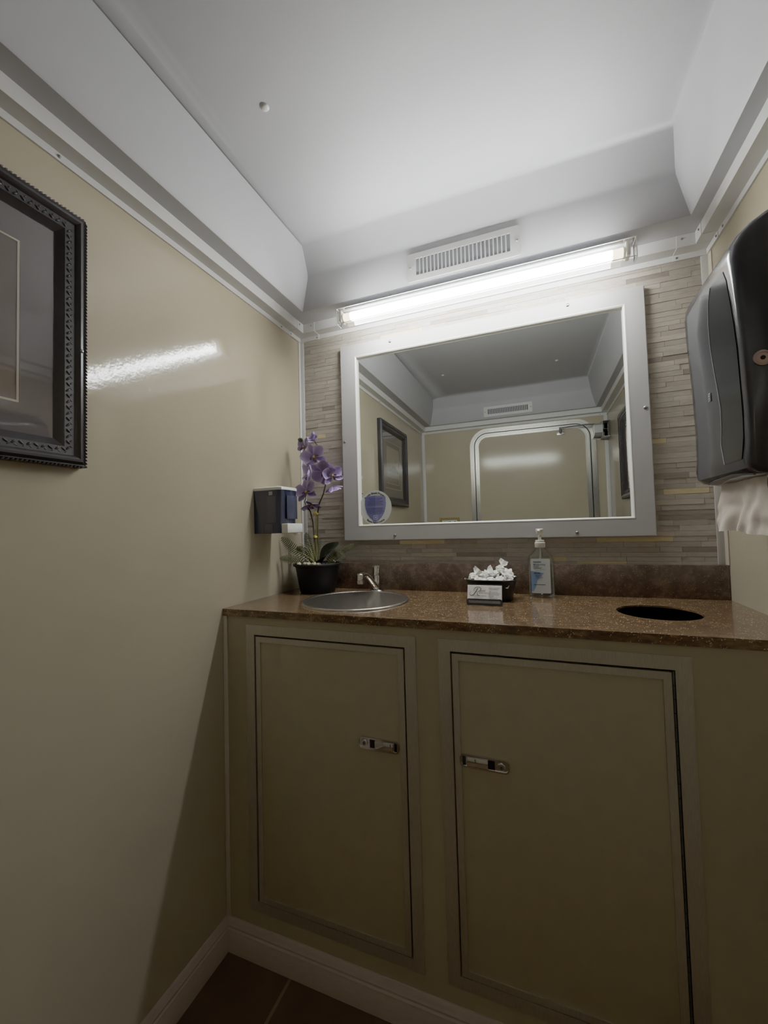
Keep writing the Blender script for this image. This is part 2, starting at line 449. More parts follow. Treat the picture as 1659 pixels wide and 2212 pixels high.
for (x, y) in ((.274, -.559), (.283, -1.178), (.931, -1.23)):
    simple('screw_cap', lambda b: b.lathe([(.0001, -.0046), (.005, -.0042), (.008, -.0026), (.0098, .0004)], (x, y, ZCEIL), TRIM, 16), TRIM, ceil_o)

# crown trims: L section along every wall
def crown(n, side, label):
    P = [(0, ZT), (.004, ZT), (.004, ZT+.015), (.037, ZT+.015), (.037, ZS+.001), (0, ZS+.001)]
    b = MB()
    if side == 'left': b.prism([(u, w) for u, w in P], 'xz', -L+.001, -.001)
    if side == 'right': b.prism([(W-u, w) for u, w in P], 'xz', -L+.001, -.001)
    if side == 'back': b.prism([(-u, w) for u, w in P], 'yz', .001, W-.001)
    if side == 'front': b.prism([(-L+u, w) for u, w in P], 'yz', .001, W-.001)
    o = tag(b.build('trim_%d' % n, TRIM), label, 'trim', kind='structure')
    return o
tl = crown(1, 'left', 'white stepped crown trim along the top of the left wall')
tr_ = crown(2, 'right', 'white stepped crown trim along the top of the right wall')
tb_ = crown(3, 'back', 'white stepped crown trim above the stone strip wall')
tf = crown(4, 'front', 'white stepped crown trim above the door, seen in the mirror')
for y in (-.121, -.807, -1.4):
    simple('screw', lambda b: screw_head(b, (.004, y, 1.7695), (1, 0, 0), .0032), SCREW, tl)
    simple('screw', lambda b: screw_head(b, (W-.004, y+.02, 1.7695), (-1, 0, 0), .0032), SCREW, tr_)

# moulded corner covers over the crown joints
def corner_cover(n, sx, sy, ls, lb, label):
    X = (lambda u: u) if sx > 0 else (lambda u: W-u)
    Y = (lambda u: -u) if sy > 0 else (lambda u: -L+u)
    P = [(0, ZT-.0012), (.0056, ZT-.0012), (.0056, ZT+.0136), (.0386, ZT+.0136), (.0386, ZS+.0005), (0, ZS+.0005)]
    b = MB()
    b.prism([(Y(u), w) for u, w in P], 'yz', X(.0002), X(lb))
    Q = [(u-.0004 if u else 0, w+(.0003 if w < ZS else -.0003)) for u, w in P]
    b.prism([(X(u), w) for u, w in Q], 'xz', Y(.0006), Y(ls))
    o = tag(b.build('trim_%d' % n, TRIM), label, 'trim', kind='structure')
    for c, nn in (((X(lb-.008), Y(.0056), 1.768), (0, -sy, 0)), ((X(lb-.012), Y(.0386), 1.797), (0, -sy, 0)),
                  ((X(.0056), Y(ls-.008), 1.768), (sx, 0, 0)), ((X(.0386), Y(ls-.012), 1.797), (sx, 0, 0))):
        simple('screw', lambda b: screw_head(b, c, nn, .0028), SCREW, o)
corner_cover(5, 1, 1, .075, .083, 'white corner cover of the crown trim above the orchid')
corner_cover(6, -1, 1, .075, .079, 'white corner cover of the crown trim above the towel dispenser')
corner_cover(7, 1, -1, .05, .05, 'white crown corner cover at the left of the door in the mirror')
corner_cover(8, -1, -1, .05, .05, 'white crown corner cover above the door closer in the mirror')

# vertical corner strips
def vstrip(n, x0, x1, y0, y1, z0, z1, m, label):
    tag(simple('trim_%d' % n, lambda b: b.box((x0, y0, z0), (x1, y1, z1), m, .001), m), label, 'trim', kind='structure')
b = MB(); b.box((.0003, -.0035, .957), (.0165, -.0003, ZT-.001), TRIM, .0008); b.box((.0003, -.014, .957), (.003, -.0005, ZT-.001), TRIM, .0008)
tag(b.build('trim_9', TRIM), 'white corner strip behind the orchid at the left of the stone wall', 'trim', kind='structure')
b = MB(); b.box((W-.018, -.0035, .957), (W-.0003, -.0003, ZT-.001), TRIM, .0008); b.box((W-.003, -.022, .957), (W-.0003, -.0005, ZT-.001), TRIM2, .0008)
tag(b.build('trim_10', TRIM), 'white corner strip behind the paper towel at the right of the stone wall', 'trim', kind='structure')
for n, xa, xb, xc, lab in ((11, .0003, .022, .003, 'white corner strip left of the door in the mirror'), (12, W-.022, W-.0003, W-.003, 'white corner strip below the door closer in the mirror')):
    b = MB(); b.box((xa, -L+.0003, .08), (xb, -L+.0035, ZT-.001), TRIM, .0008)
    tag(b.build('trim_%d' % n, TRIM), lab, 'trim', kind='structure')
vstrip(13, .0005, .0125, -DC-.005, -DC-.0003, .0795, .851, TRIM2, 'narrow cream strip where the cabinet meets the left wall')

# baseboards
def base_prof():
    return [(0, 0), (.013, 0), (.013, .046), (.0115, .050), (.0115, .054), (.009, .058), (.0095, .063), (.0065, .069), (.0055, .075), (.003, .079), (0, .079)]
def baseboard(name, fn, label):
    b = MB(); fn(b); tag(b.build(name, BASE, smooth=25), label, 'baseboard', kind='structure')
baseboard('baseboard_left', lambda b: b.prism([(u+.0003, w+.0003) for u, w in base_prof()], 'xz', -L+.001, -DC-.001), 'grey moulded baseboard along the left wall')
baseboard('baseboard_back', lambda b: b.prism([(-DC-.0003-u, w+.0003) for u, w in base_prof()], 'yz', .001, W-.001), 'grey moulded baseboard along the foot of the cabinet')
baseboard('baseboard_right', lambda b: b.prism([(W-.0003-u, w+.0003) for u, w in base_prof()], 'xz', -L+.001, -DC-.017), 'grey moulded baseboard along the right wall')

# ---- door in the wall behind the camera (seen in the mirror)
def arch(x0, x1, z0, z1, r, n=10):
    pts = [(x0, z0)]
    for k in range(n+1):
        a = PI-PI/2*k/n; pts.append((x0+r+r*math.cos(a), z1-r+r*math.sin(a)))
    for k in range(n+1):
        a = PI/2-PI/2*k/n; pts.append((x1-r+r*math.cos(a), z1-r+r*math.sin(a)))
    pts.append((x1, z0)); return pts
door = thing('door_1', (.765, -L, 0), 'beige door in a rounded aluminium frame, seen in the mirror', 'door', kind='structure')
X0, X1, Z1, R = .357, 1.166, 1.754, .125
b = MB()
b.ring(arch(X0, X1, .001, Z1, R), arch(X0+.030, X1-.030, .001, Z1-.030, R-.030), 'xz', -L+.0005, -L+.012, ALU2, closed=False)
b.ring(arch(X0+.012, X1-.012, .001, Z1-.012, R-.012), arch(X0+.018, X1-.018, .001, Z1-.018, R-.018), 'xz', -L+.0005, -L+.0145, ALU2, closed=False)
b.build('door_frame', ALU2, door)
b = MB(); b.ring(arch(X0+.030, X1-.030, .001, Z1-.030, R-.030), arch(X0+.036, X1-.036, .001, Z1-.036, R-.036), 'xz', -L+.0005, -L+.002, DARKGAP, closed=False)
b.build('door_gap', DARKGAP, door)
b = MB(); b.ring(arch(X0+.036, X1-.036, .001, Z1-.036, R-.036), arch(X0+.062, X1-.062, .001, Z1-.062, R-.062), 'xz', -L+.0005, -L+.010, ALU2, closed=False)
b.ring(arch(X0+.036, X1-.036, .001, Z1-.036, R-.036), arch(X0+.046, X1-.046, .001, Z1-.046, R-.046), 'xz', -L+.0005, -L+.0135, ALU2, closed=False)
b.build('door_edge', ALU2, door)
simple('door_panel', lambda b: b.prism(arch(X0+.061, X1-.061, .001, Z1-.061, R-.061), 'xz', -L+.0005, -L+.006), BEIGE, door)
for c in ((.5, Z1-.015), (1.0, Z1-.015), (X0+.015, 1.5), (X1-.015, 1.3)):
    simple('screw', lambda b: screw_head(b, (c[0], -L+.0125, c[1]), (0, 1, 0), .004), SCREW, door)

# ================================================================== CABINET
cab = thing('vanity_cabinet', (W/2, -DC, 0), 'beige built-in vanity cabinet with two doors under the brown countertop', 'cabinet')
dz0, dz1 = .140, .807
b = MB()
yb = -DC+.018
for (x0, x1, z0, z1) in ((.002, .1, .001, .8505), (.508, .610, .001, .8505), (1.014, W-.001, .001, .8505), (.1, .508, .001, dz0), (.61, 1.014, .001, dz0), (.1, .508, dz1, .8505), (.61, 1.014, dz1, .8505)):
    b.box((x0, -DC, z0), (x1, yb, z1), BEIGE2)
b.build('face_panel', BEIGE2, cab, smooth=0)
simple('dark_backing', lambda b: b.box((.002, yb+.002, .001), (W-.001, yb+.004, .80), DARKGAP), DARKGAP, cab, smooth=0)  # thin near-black sheet: shade of the interior behind the doors, put into colour
def mitre(b, x0, x1, z0, z1, w, ya, yb_, m):
    o = [(x0, z0), (x1, z0), (x1, z1), (x0, z1)]; i = [(x0+w, z0+w), (x1-w, z0+w), (x1-w, z1-w), (x0+w, z1-w)]
    for k in range(4):
        j = (k+1) % 4
        b.prism([o[k], o[j], i[j], i[k]], 'xz', ya, yb_, m)
def latch(b, x0, x1, z0, z1, y, flip):
    """paddle latch: plate with rounded ends, lock disc at one end and a paddle at the other"""
    b.prism(rrect(x0, x1, z0, z1, .009), 'xz', y, y-.0035, CHROME)
    b.ring(rrect(x0, x1, z0, z1, .009), rrect(x0+.003, x1-.003, z0+.003, z1-.003, .0065), 'xz', y-.003, y-.0055, CHROME)
    zc = (z0+z1)/2
    kx = x0+.016 if not flip else x1-.016
    b.cyl((kx, y-.002, zc), (kx, y-.0065, zc), .0085, .0075, CHROME, 20, .001)
    b.cyl((kx, y-.006, zc), (kx, y-.0075, zc), .0045, None, SCREW, 16)
    b.box((kx-.0006, y-.0080, zc-.003), (kx+.0006, y-.0074, zc+.003), DARKGAP)
    s = 1 if not flip else -1
    a, c = kx+s*.013, kx+s*.026
    b.box((min(a, c), y-.0042, z0+.004), (max(a, c), y-.0030, z1-.004), DARKGAP)
    a, c = kx+s*.026, kx+s*.070
    b.box((min(a, c), y-.0075, z0+.0045), (max(a, c), y-.0030, z1-.0045), CHROME, .001)
    a, c = kx+s*.072, kx+s*.078
    b.box((min(a, c), y-.0042, z0+.004), (max(a, c), y-.0030, z1-.004), DARKGAP)
for x0, x1, hinge_left, lx in ((.1, .508, True, (.390, .490)), (.610, 1.014, False, (.624, .724))):
    simple('door_surround', lambda b: mitre(b, x0-.026, x1+.0255, dz0-.024, dz1+.0255, .0255, -DC-.0025, -DC+.004, ALU), ALU, cab, smooth=20)
    g = .0035
    a0, a1 = (x0+.005, x1-g) if hinge_left else (x0+g, x1-.006)
    d = simple('cabinet_door', lambda b: b.box((a0, -DC-.0005, dz0+g), (a1, -DC+.014, dz1-g-.001), BEIGE2, .0006), BEIGE2, cab)
    simple('door_edging', lambda b: mitre(b, a0-.0002, a1+.0002, dz0+g-.0002, dz1-g-.0008, .0135, -DC-.0028, -DC+.006, ALU), ALU, d, smooth=20)
    zl = .584
    simple('latch', lambda b: latch(b, lx[0], lx[1], zl-.0125, zl+.0135, -DC-.0005, not hinge_left), CHROME, d)
    def hinge(b):
        hx = x0+.0025 if hinge_left else x1-.003
        k = 0
        zz = dz0+.004
        while zz < dz1-.01:
            b.cyl((hx, -DC-.001, zz), (hx, -DC-.001, zz+.023), .0017, None, GREYD, 8); zz += .0245
    simple('piano_hinge', hinge, GREYD, d)

# ---- countertop with two round cut-outs
SX, SY, SR = .305, -.222, .1425
HX, HY, HR = 1.038, -.207, .0815
ct = thing('countertop', (W/2, -DT/2, ZC-.0185), 'brown speckled stone countertop with backsplash above the cabinet', 'countertop')
cu = bpy.data.curves.new('slab', 'CURVE'); cu.dimensions = '2D'; cu.fill_mode = 'BOTH'; cu.extrude = .00925; cu.bevel_depth = 0
def spl(pts):
    sp = cu.splines.new('POLY'); sp.points.add(len(pts)-1)
    for q, p in zip(sp.points, pts): q.co = (p[0], p[1], 0, 1)
    sp.use_cyclic_u = True
spl([(.001, -DT), (W-.001, -DT), (W-.001, -.0005), (.001, -.0005)])
spl([(SX+SR*math.cos(2*PI*k/64), SY+SR*math.sin(2*PI*k/64)) for k in range(64)])
spl([(HX+HR*math.cos(2*PI*k/48), HY+HR*math.sin(2*PI*k/48)) for k in range(48)])
to = bpy.data.objects.new('slab', cu); me0 = bpy.data.meshes.new_from_object(to)
b = MB(); b._add([(v.co.x, v.co.y, v.co.z+ZC-.00925) for v in me0.vertices], [tuple(p.vertices) for p in me0.polygons], COUNTER)
bmesh.ops.remove_doubles(b.bm, verts=b.bm.verts, dist=1e-5)
bpy.data.objects.remove(to); bpy.data.curves.remove(cu); bpy.data.meshes.remove(me0)
b.build('slab', COUNTER, ct, smooth=0)
simple('backsplash', lambda b: b.box((.001, -.018, ZC+.0003), (W-.001, -.003, .957), SPLASH, .0008), SPLASH, ct)
simple('waste_chute', lambda b: (b.lathe([(HR-.0015, ZC-.003), (HR-.0015, .72), (HR-.003, .72), (HR-.003, ZC-.003)], (HX, HY, 0), BLACKP, 40), b.cyl((HX, HY, .715), (HX, HY, .72), HR, None, DARKGAP, 40)), BLACKP, ct)

# ---- sink
sink = thing('sink', (SX, SY, ZC), 'round stainless steel drop-in sink in the countertop left of the basket', 'sink')
simple('basin', lambda b: b.lathe([(.138, .8735), (.1345, .869), (.131, .860), (.124, .81), (.112, .765), (.085, .742), (.04, .734), (.0205, .732)], (SX, SY, 0), STEEL, 64), STEEL, sink, 60)
simple('rim', lambda b: b.lathe([(.1515, .8703), (.1510, .8728), (.1485, .8748), (.144, .8752), (.1405, .8748), (.138, .8735), (.137, .8715), (.1405, .8703), (.1515, .8703)], (SX, SY, 0), STEEL, 64), STEEL, sink, 60)
simple('drain', lambda b: b.lathe([(.0001, .7335), (.012, .7335), (.0215, .7345), (.0215, .728), (.0001, .728)], (SX, SY, 0), CHROME, 24), CHROME, sink)

# ---- faucet
fx, fy = .301, -.05
fa = thing('faucet', (fx, fy, ZC), 'chrome push-button faucet behind the round sink', 'faucet')
simple('base_plate', lambda b: b.lathe([(.0235, .8702), (.0235, .8725), (.021, .8755), (.014, .877), (.0001, .877)], (fx, fy, 0), CHROME, 32), CHROME, fa)
simple('column', lambda b: b.lathe([(.0125, .877), (.0115, .885), (.0115, .918), (.0105, .9195), (.0105, .921)], (fx, fy, 0), CHROME, 28), CHROME, fa)
simple('push_button', lambda b: b.lathe([(.0105, .921), (.0125, .9225), (.0125, .950), (.0115, .952), (.0001, .9525)], (fx, fy, 0), CHROME, 28), CHROME, fa)
simple('spout', lambda b: (b.tube([(fx-.001, fy-.008, .884), (fx-.004, fy-.026, .901), (fx-.008, fy-.045, .919), (fx-.011, fy-.060, .9285), (fx-.014, fy-.074, .931), (fx-.016, fy-.086, .929)], [.010, .0085, .0075, .0075, .0085, .0095], CHROME, 14),
                           b.lathe([(.0001, .9365), (.008, .936), (.0105, .933), (.0105, .917)], (fx-.017, fy-.09, 0), CHROME, 24)), CHROME, fa, 50)
simple('aerator', lambda b: b.lathe([(.0105, .9168), (.0095, .9155), (.0112, .9145), (.0112, .906), (.0085, .9045)], (fx-.017, fy-.09, 0), CHROME, 24), CHROME, fa)

# ================================================================== MIRROR
mx0, mx1, mz0, mz1 = .173, 1.0875, 1.0327, 1.708
ix0, ix1, iz0, iz1 = .228, 1.0395, 1.081, 1.6655
mir = thing('wall_mirror', ((mx0+mx1)/2, -.003, mz0), 'large mirror in a flat white frame on the stone wall', 'mirror')
def frm(b):
    o = [(mx0, mz0), (mx1, mz0), (mx1, mz1), (mx0, mz1)]; i = [(ix0, iz0), (ix1, iz0), (ix1, iz1), (ix0, iz1)]
    b.ring(o, i, 'xz', -.0035, -.020, FRAMEW)
    ed = [e for e in b.bm.edges if all(abs(v.co.y+.020) < 1e-5 for v in e.verts) and len({round(v.co.x, 4) in (round(mx0, 4), round(mx1, 4)) for v in e.verts}) == 1
          and all(abs(v.co.x-mx0) < 1e-4 or abs(v.co.x-mx1) < 1e-4 for v in e.verts) and (abs(e.verts[0].co.x-e.verts[1].co.x) < 1e-5 or abs(e.verts[0].co.z-e.verts[1].co.z) < 1e-5)]
    bmesh.ops.bevel(b.bm, geom=ed, offset=.002, segments=2, affect='EDGES')
simple('frame', frm, FRAMEW, mir, 30)
def bead(b):
    P = [(-.0205, 0), (-.0205, .002), (-.018, .0052), (-.0085, .0052), (-.0085, 0)]   # (y, inset)
    C = [(ix0, iz0, 1, 1), (ix1, iz0, -1, 1), (ix1, iz1, -1, -1), (ix0, iz1, 1, -1)]
    n = len(P); v = []
    for (x, z, sx, sz) in C:
        for (y, d) in P: v.append((x+sx*d, y, z+sz*d))
    f = []
    for k in range(4):
        j = (k+1) % 4
        for q in range(n):
            r = (q+1) % n
            f.append((k*n+q, j*n+q, j*n+r, k*n+r))
    b._add(v, f, BEAD)
simple('inner_bead', bead, BEAD, mir, 30)
simple('mirror_glass', lambda b: b.box((ix0-.002, -.0080, iz0-.002), (ix1+.002, -.0045, iz1+.002), MIRROR), MIRROR, mir, 0)
for (x, z) in ((.359, 1.693), (.899, 1.694), (.182, 1.373), (1.076, 1.375), (.357, 1.047), (.897, 1.045)):
    simple('screw', lambda b: screw_head(b, (x, -.020, z), (0, -1, 0), .0048), SCREW, mir)

# ---- round sticker on the mirror glass
scx, scz, sr = .2865, 1.1425, .0575
st = thing('sticker', (scx, -.0085, scz-sr), 'round pale sticker with a violet shield in the lower left of the mirror', 'sticker')
simple('disc', lambda b: b.cyl((scx, -.0082, scz), (scx, -.0088, scz), sr, None, STICK, 64), STICK, st, 0)
def shield_half(s):
    p = [(0, .041), (s*.018, .0395), (s*.037, .034), (s*.0385, .012), (s*.036, -.004), (s*.030, -.021), (s*.021, -.034), (s*.010, -.044), (0, -.049)]
    return [(scx+u, scz+w) for u, w in p]
def shl(b):
    b.prism(shield_half(-1), 'xz', -.0088, -.0091, SHIELD1); b.prism(shield_half(1), 'xz', -.0088, -.0091, SHIELD2)
simple('shield', shl, SHIELD1, st, 0)
def arc_text(b, s, R, top, size, y, span):
    n = len(s)
    wd = [0.55 if c in 'il' else (0.6 if c == ' ' else (1.35 if c in 'mM' else 1.0)) for c in s]
    tot = sum(wd); acc = 0
    for c, w_ in zip(s, wd):
        u = (acc+w_/2)/tot-.5; acc += w_
        if top:
            a = PI/2-u*span; xd = V((math.sin(a), 0, -math.cos(a))); yd = V((math.cos(a), 0, math.sin(a)))
        else:
            a = -PI/2+u*span; xd = V((-math.sin(a), 0, math.cos(a))); yd = V((-math.cos(a), 0, -math.sin(a)))
        if c != ' ':
            b.text(c, size, V((scx+R*math.cos(a), y, scz+R*math.sin(a))), xd, yd, INK, bold=.0004)
def letters(b):
    arc_text(b, 'Purple Shield Promise', .0455, True, .0098, -.0090, 1.75)
    arc_text(b, 'Royal Restrooms', .0535, False, .0098, -.0090, 1.32)
    # the small text is too fine to read in the photo: rows of short strokes
    rr = random.Random(3)
    for k, (hw) in enumerate((.026, .020, .029, .025, .029, 0, .029, .028, .033, .024)):
        zz = scz+.030-k*.0056
        x = scx-hw
        while x < scx+hw:
            l_ = .002+rr.random()*.004
            b.box((x, -.00935, zz), (min(x+l_, scx+hw), -.0091, zz+.0019), INKP); x += l_+.0012
    b.ring(rrect(scx-.0075, scx+.0075, scz-.041, scz-.026, .002), rrect(scx-.0058, scx+.0058, scz-.0393, scz-.0277, .0015), 'xz', -.0091, -.0094, SHIELDL)
    b.prism(rrect(scx-.003, scx+.003, scz-.036, scz-.031, .0015), 'xz', -.0091, -.0094, SHIELDL)
simple('lettering', letters, INK, st, 0)

# ================================================================== LAMP
lam = thing('fluorescent_light', (.635, -.14, 1.708), 'long lit fluorescent tube light under the ceiling vent above the mirror', 'light')
lx0, lx1 = .2255, 1.0485
simple('housing', lambda b: b.prism([(-.0395, 1.8015), (-.0395, 1.8050), (-.090, 1.7880), (-.127, 1.7725), (-.127, 1.7690), (-.090, 1.7840)], 'yz', lx0+.006, lx1-.006), ACRYL, lam, 20)
def lens(b):
    P = [(-.1245, 1.7683), (-.1440, 1.7680), (-.1450, 1.7670), (-.1450, 1.7215), (-.1440, 1.7205), (-.1140, 1.7205), (-.1135, 1.7215), (-.1135, 1.7680)]
    n = len(P)
    v = [(lx0, y, z) for y, z in P]+[(lx1, y, z) for y, z in P]
    b._add(v, [(i, i+1, n+i+1, n+i) for i in range(n-1)], LENS)
simple('lens_cover', lens, LENS, lam, 40)
for s, x in ((1, lx0), (-1, lx1)):
    P = [(-.1130, 1.7688), (-.1460, 1.7688), (-.1460, 1.7195), (-.1130, 1.7195)]
    I = [(-.1130, 1.7663), (-.1435, 1.7663), (-.1435, 1.7220), (-.1130, 1.7220)]
    b = MB(); b.ring(P, I, 'yz', x, x+s*.0022, WHITEP); b.prism(I, 'yz', x, x+s*.0006, LENS)
    b.build('end_cap', WHITEP, lam, 20)
simple('cover_edge', lambda b: (b.box((lx0, -.1463, 1.7672), (lx1, -.1447, 1.7690), BEAD), b.box((lx0, -.1463, 1.7194), (lx1, -.1447, 1.7210), BEAD)), BEAD, lam, 0)
tz, ty = 1.7425, -.1290
simple('tube', lambda b: b.cyl((.270, ty, tz), (.9965, ty, tz), .0128, None, TUBE, 24), TUBE, lam)
for x0, x1, xe in ((.247, .270, .237), (1.0195, .9965, 1.030)):
    b = MB(); b.cyl((x0, ty, tz), (x1, ty, tz), .0128, None, TUBEND, 24)
    b.build('tube_end', TUBEND, lam)
    b = MB(); b.cyl((xe, ty, tz), (x0, ty, tz), .0132, .0132, LAMPW, 20, .001)
    b.box((xe-.005, -.1425, 1.728), (xe+.005, -.1135, 1.764), LAMPW, .002)
    b.build('lamp_socket', LAMPW, lam)

# ================================================================== VENTS
def vent(x0, x1, z0, z1, y, sgn, label):
    t = thing('air_vent', ((x0+x1)/2, y, z0), label, 'vent', 'slotted white ceiling vents')
    Y = lambda d: y+sgn*d
    w = x1-x0; h = z1-z0
    sx0, sx1, sz0, sz1 = x0+.027, x1-.027, z0+.017, z1-.017
    o = rrect(x0, x1, z0, z1, .006); i = rrect(sx0, sx1, sz0, sz1, .0005)
    simple('vent_plate', lambda b: b.ring(o, i, 'xz', Y(.0004), Y(.0035), TRIM), TRIM, t, 30)
    simple('vent_recess', lambda b: b.box((sx0, min(Y(.0003), Y(.0009)), sz0), (sx1, max(Y(.0003), Y(.0009)), sz1), VENTD), VENTD, t, 0)
    n = 24
    for k in range(1, n):
        x = sx0+(sx1-sx0)*k/n
        simple('vent_slat', lambda b: b.box((x-.0017, min(Y(.0008), Y(.0034)), sz0), (x+.0017, max(Y(.0008), Y(.0034)), sz1), TRIM), TRIM, t, 0)
    for x in (x0+.009, x1-.009):
        simple('screw', lambda b: screw_head(b, (x, Y(.0035), (z0+z1)/2), (0, sgn, 0), .0035), SCREW, t)
    return t
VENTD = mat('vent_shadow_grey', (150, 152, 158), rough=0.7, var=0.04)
vent(.456, .781, 1.812, 1.897, -YB, -1, 'white slotted air vent right above the fluorescent light')
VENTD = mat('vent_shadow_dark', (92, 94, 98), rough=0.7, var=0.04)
vent(.470, .788, 1.822, 1.892, -L+.065, 1, 'white slotted air vent above the door, seen in the mirror')

# ================================================================== PICTURES
def picture(xw, s, yc, zc, hw, label, art):
    """framed print on a side wall; s = +1 hangs on the left wall, -1 on the right wall"""
    t = thing('framed_picture', (xw, yc, zc-hw), label, 'picture', 'black framed prints on the side walls')
    X = lambda d: xw+s*(d+.0005)
    def sweep(b, prof, hw_, m):
        C = [(-1, -1), (1, -1), (1, 1), (-1, 1)]; n = len(prof); v = []; f = []
        for cy, cz in C:
            for w_, h_ in prof: v.append((X(h_), yc+cy*(hw_-w_), zc+cz*(hw_-w_)))
        for k in range(4):
            j = (k+1) % 4
            for q in range(n):
                r = (q+1) % n
                f.append((k*n+q, j*n+q, j*n+r, k*n+r))
        b._add(v, f, m)
    prof = [(0, 0), (0, .017), (.0025, .021), (.005, .0195), (.0065, .021), (.0095, .0245), (.0135, .025), (.0175, .0225), (.0195, .019), (.0205, .0175), (.035, .0155), (.0365, .0135), (.0475, .0075), (.0485, .006), (.0485, 0)]
    simple('frame', lambda b: sweep(b, prof, hw, BLACKF), BLACKF, t, 30)
    def orn(b):
        rr = random.Random(5); step = .0105; w_ = .0275; N = int(2*(hw-w_)/step)
        for side in range(4):
            for k in range(N):
                u = -(hw-w_)+(k+.5)*step
                ang = .7 if k % 2 else -.7
                for q, (du, dw, r_, an) in enumerate(((0, .0022, .0046, ang), (.003, -.0026, .0034, -ang))):
                    ww = w_+dw
                    if side == 0: p = (u+du, -(hw-ww)); a2 = an
                    elif side == 1: p = (hw-ww, u+du); a2 = an+PI/2
                    elif side == 2: p = (u+du, hw-ww); a2 = an
                    else: p = (-(hw-ww), u+du); a2 = an+PI/2
                    rot = Matrix.Rotation(a2, 3, 'X')
                    b.ball((X(.0160), yc+p[0], zc+p[1]), r_, ORN, 6, (.55, 1.0, .42), rot)
    simple('carved_ornament', orn, ORN, t, 60)
    def rope(b):
        step = .0062; N = int(2*hw/step)
        for side in range(4):
            for k in range(N):
                u = -hw+(k+.5)*step
                p = ((u, -hw+.001), (hw-.001, u), (u, hw-.001), (-hw+.001, u))[side]
                rot = Matrix.Rotation((.7, .7+PI/2, .7, .7+PI/2)[side], 3, 'X')
                b.ball((X(.0185), yc+p[0], zc+p[1]), .0034, ORN, 6, (.7, 1.15, .5), rot)
    simple('rope_edge', rope, ORN, t, 60)
    a = hw-.047
    def quad_ring(b, o, i, d0, d1, m):
        R_ = lambda q: [(yc-q, zc-q), (yc+q, zc-q), (yc+q, zc+q), (yc-q, zc+q)]
        b.ring(R_(o), R_(i), 'yz', X(d0), X(d1), m)
    simple('outer_mat', lambda b: quad_ring(b, a, .137, .001, .0055, MATT), MATT, t, 0)
    simple('inner_mat', lambda b: (quad_ring(b, .1375, .1335, .001, .0050, MATW), quad_ring(b, .134, .108, .001, .0035, MATB), quad_ring(b, .1085, .105, .001, .0032, MATW)), MATB, t, 0)
    def artwork(b):
        q = .106
        def rect(u0, u1, w0, w1, d, m):
            b.face([(X(d), yc+u0, zc+w0), (X(d), yc+u1, zc+w0), (X(d), yc+u1, zc+w1), (X(d), yc+u0, zc+w1)], m)
        rect(-q, q, -.03, q, .0015, ARTS); rect(-q, q, -.07, -.03, .0015, ARTW); rect(-q, q, -q, -.07, .0015, ARTG)
        rr = random.Random(art)
        for k in range(16):
            u = -q+.01+rr.random()*(2*q-.02); h = .02+rr.random()*.08
            rect(u-.0012, u+.0012, -.03, -.03+h, .0017, ARTT)
        pts = [(-q, -.034)]+[(-q+2*q*k/14, -.028+(.035*math.exp(-((k-6)/3.0)**2))*(.7+.5*rr.random())+.008*rr.random()) for k in range(15)]+[(q, -.034)]
        for k in range(len(pts)-1):
            (u0, w0), (u1, w1) = pts[k], pts[k+1]
            if u1 > u0: b.face([(X(.0018), yc+u0, zc-.034), (X(.0018), yc+u1, zc-.034), (X(.0018), yc+u1, zc+w1), (X(.0018), yc+u0, zc+w0)], ARTT)
        for k in range(60):
            u = -q+rr.random()*2*q*.98; h = .01+rr.random()*.025; w0 = -q+rr.random()*.03
            b.face([(X(.0019), yc+u, zc+w0), (X(.0019), yc+u+.003, zc+w0), (X(.0019), yc+u+.0015+rr.random()*.004, zc+w0+h)], ARTG if k % 3 else ARTT)
    b = MB(); artwork(b); b.build('print', ARTS, t, 0, fixn=False)
    simple('glass', lambda b: b.box((min(X(.0062), X(.0068)), yc-a, zc-a), (max(X(.0062), X(.0068)), yc+a, zc+a), GLASSP), GLASSP, t, 0)
    simple('screw', lambda b: screw_head(b, (X(.0245), yc+hw-.012, zc-.02), (s, 0, 0), .0034), SCREW, t)
    return t
picture(0, 1, -1.003, 1.434, .2345, 'black carved frame with a taupe matted print, on the left wall', 4)
picture(W, -1, -.985, 1.415, .225, 'black framed print on the right wall, seen only in the mirror', 9)

# ================================================================== SOAP DISPENSER on the left wall
so = thing('soap_dispenser', (0.0005, -.235, 1.064), 'navy blue soap dispenser with white lid on the left wall beside the orchid', 'soap dispenser')
sy0, sy1, sz0, sz1 = -.274, -.190, 1.066, 1.194
def dpoly(y0, y1, d, bow):
    pts = [(.001, y0), (d-.012, y0), (d-.003, y0+.004)]
    for k in range(1, 6):
        u = k/6; pts.append((d+bow*math.sin(PI*u), y0+.004+(y1-y0-.008)*u))
    pts += [(d-.003, y1-.004), (d-.012, y1), (.001, y1)]
    return pts
def sbody(b):
    lo = dpoly(sy0, sy1, .094, .005); hi = dpoly(sy0-.001, sy1+.001, .099, .005); n = len(lo)
    v = [(x, y, sz0) for x, y in lo]+[(x, y, sz1) for x, y in hi]
    b._add(v, [tuple(range(n)), tuple(range(2*n-1, n-1, -1))]+[(i, (i+1) % n, n+(i+1) % n, n+i) for i in range(n)], NAVY)
simple('tank', sbody, NAVY, so, 30)
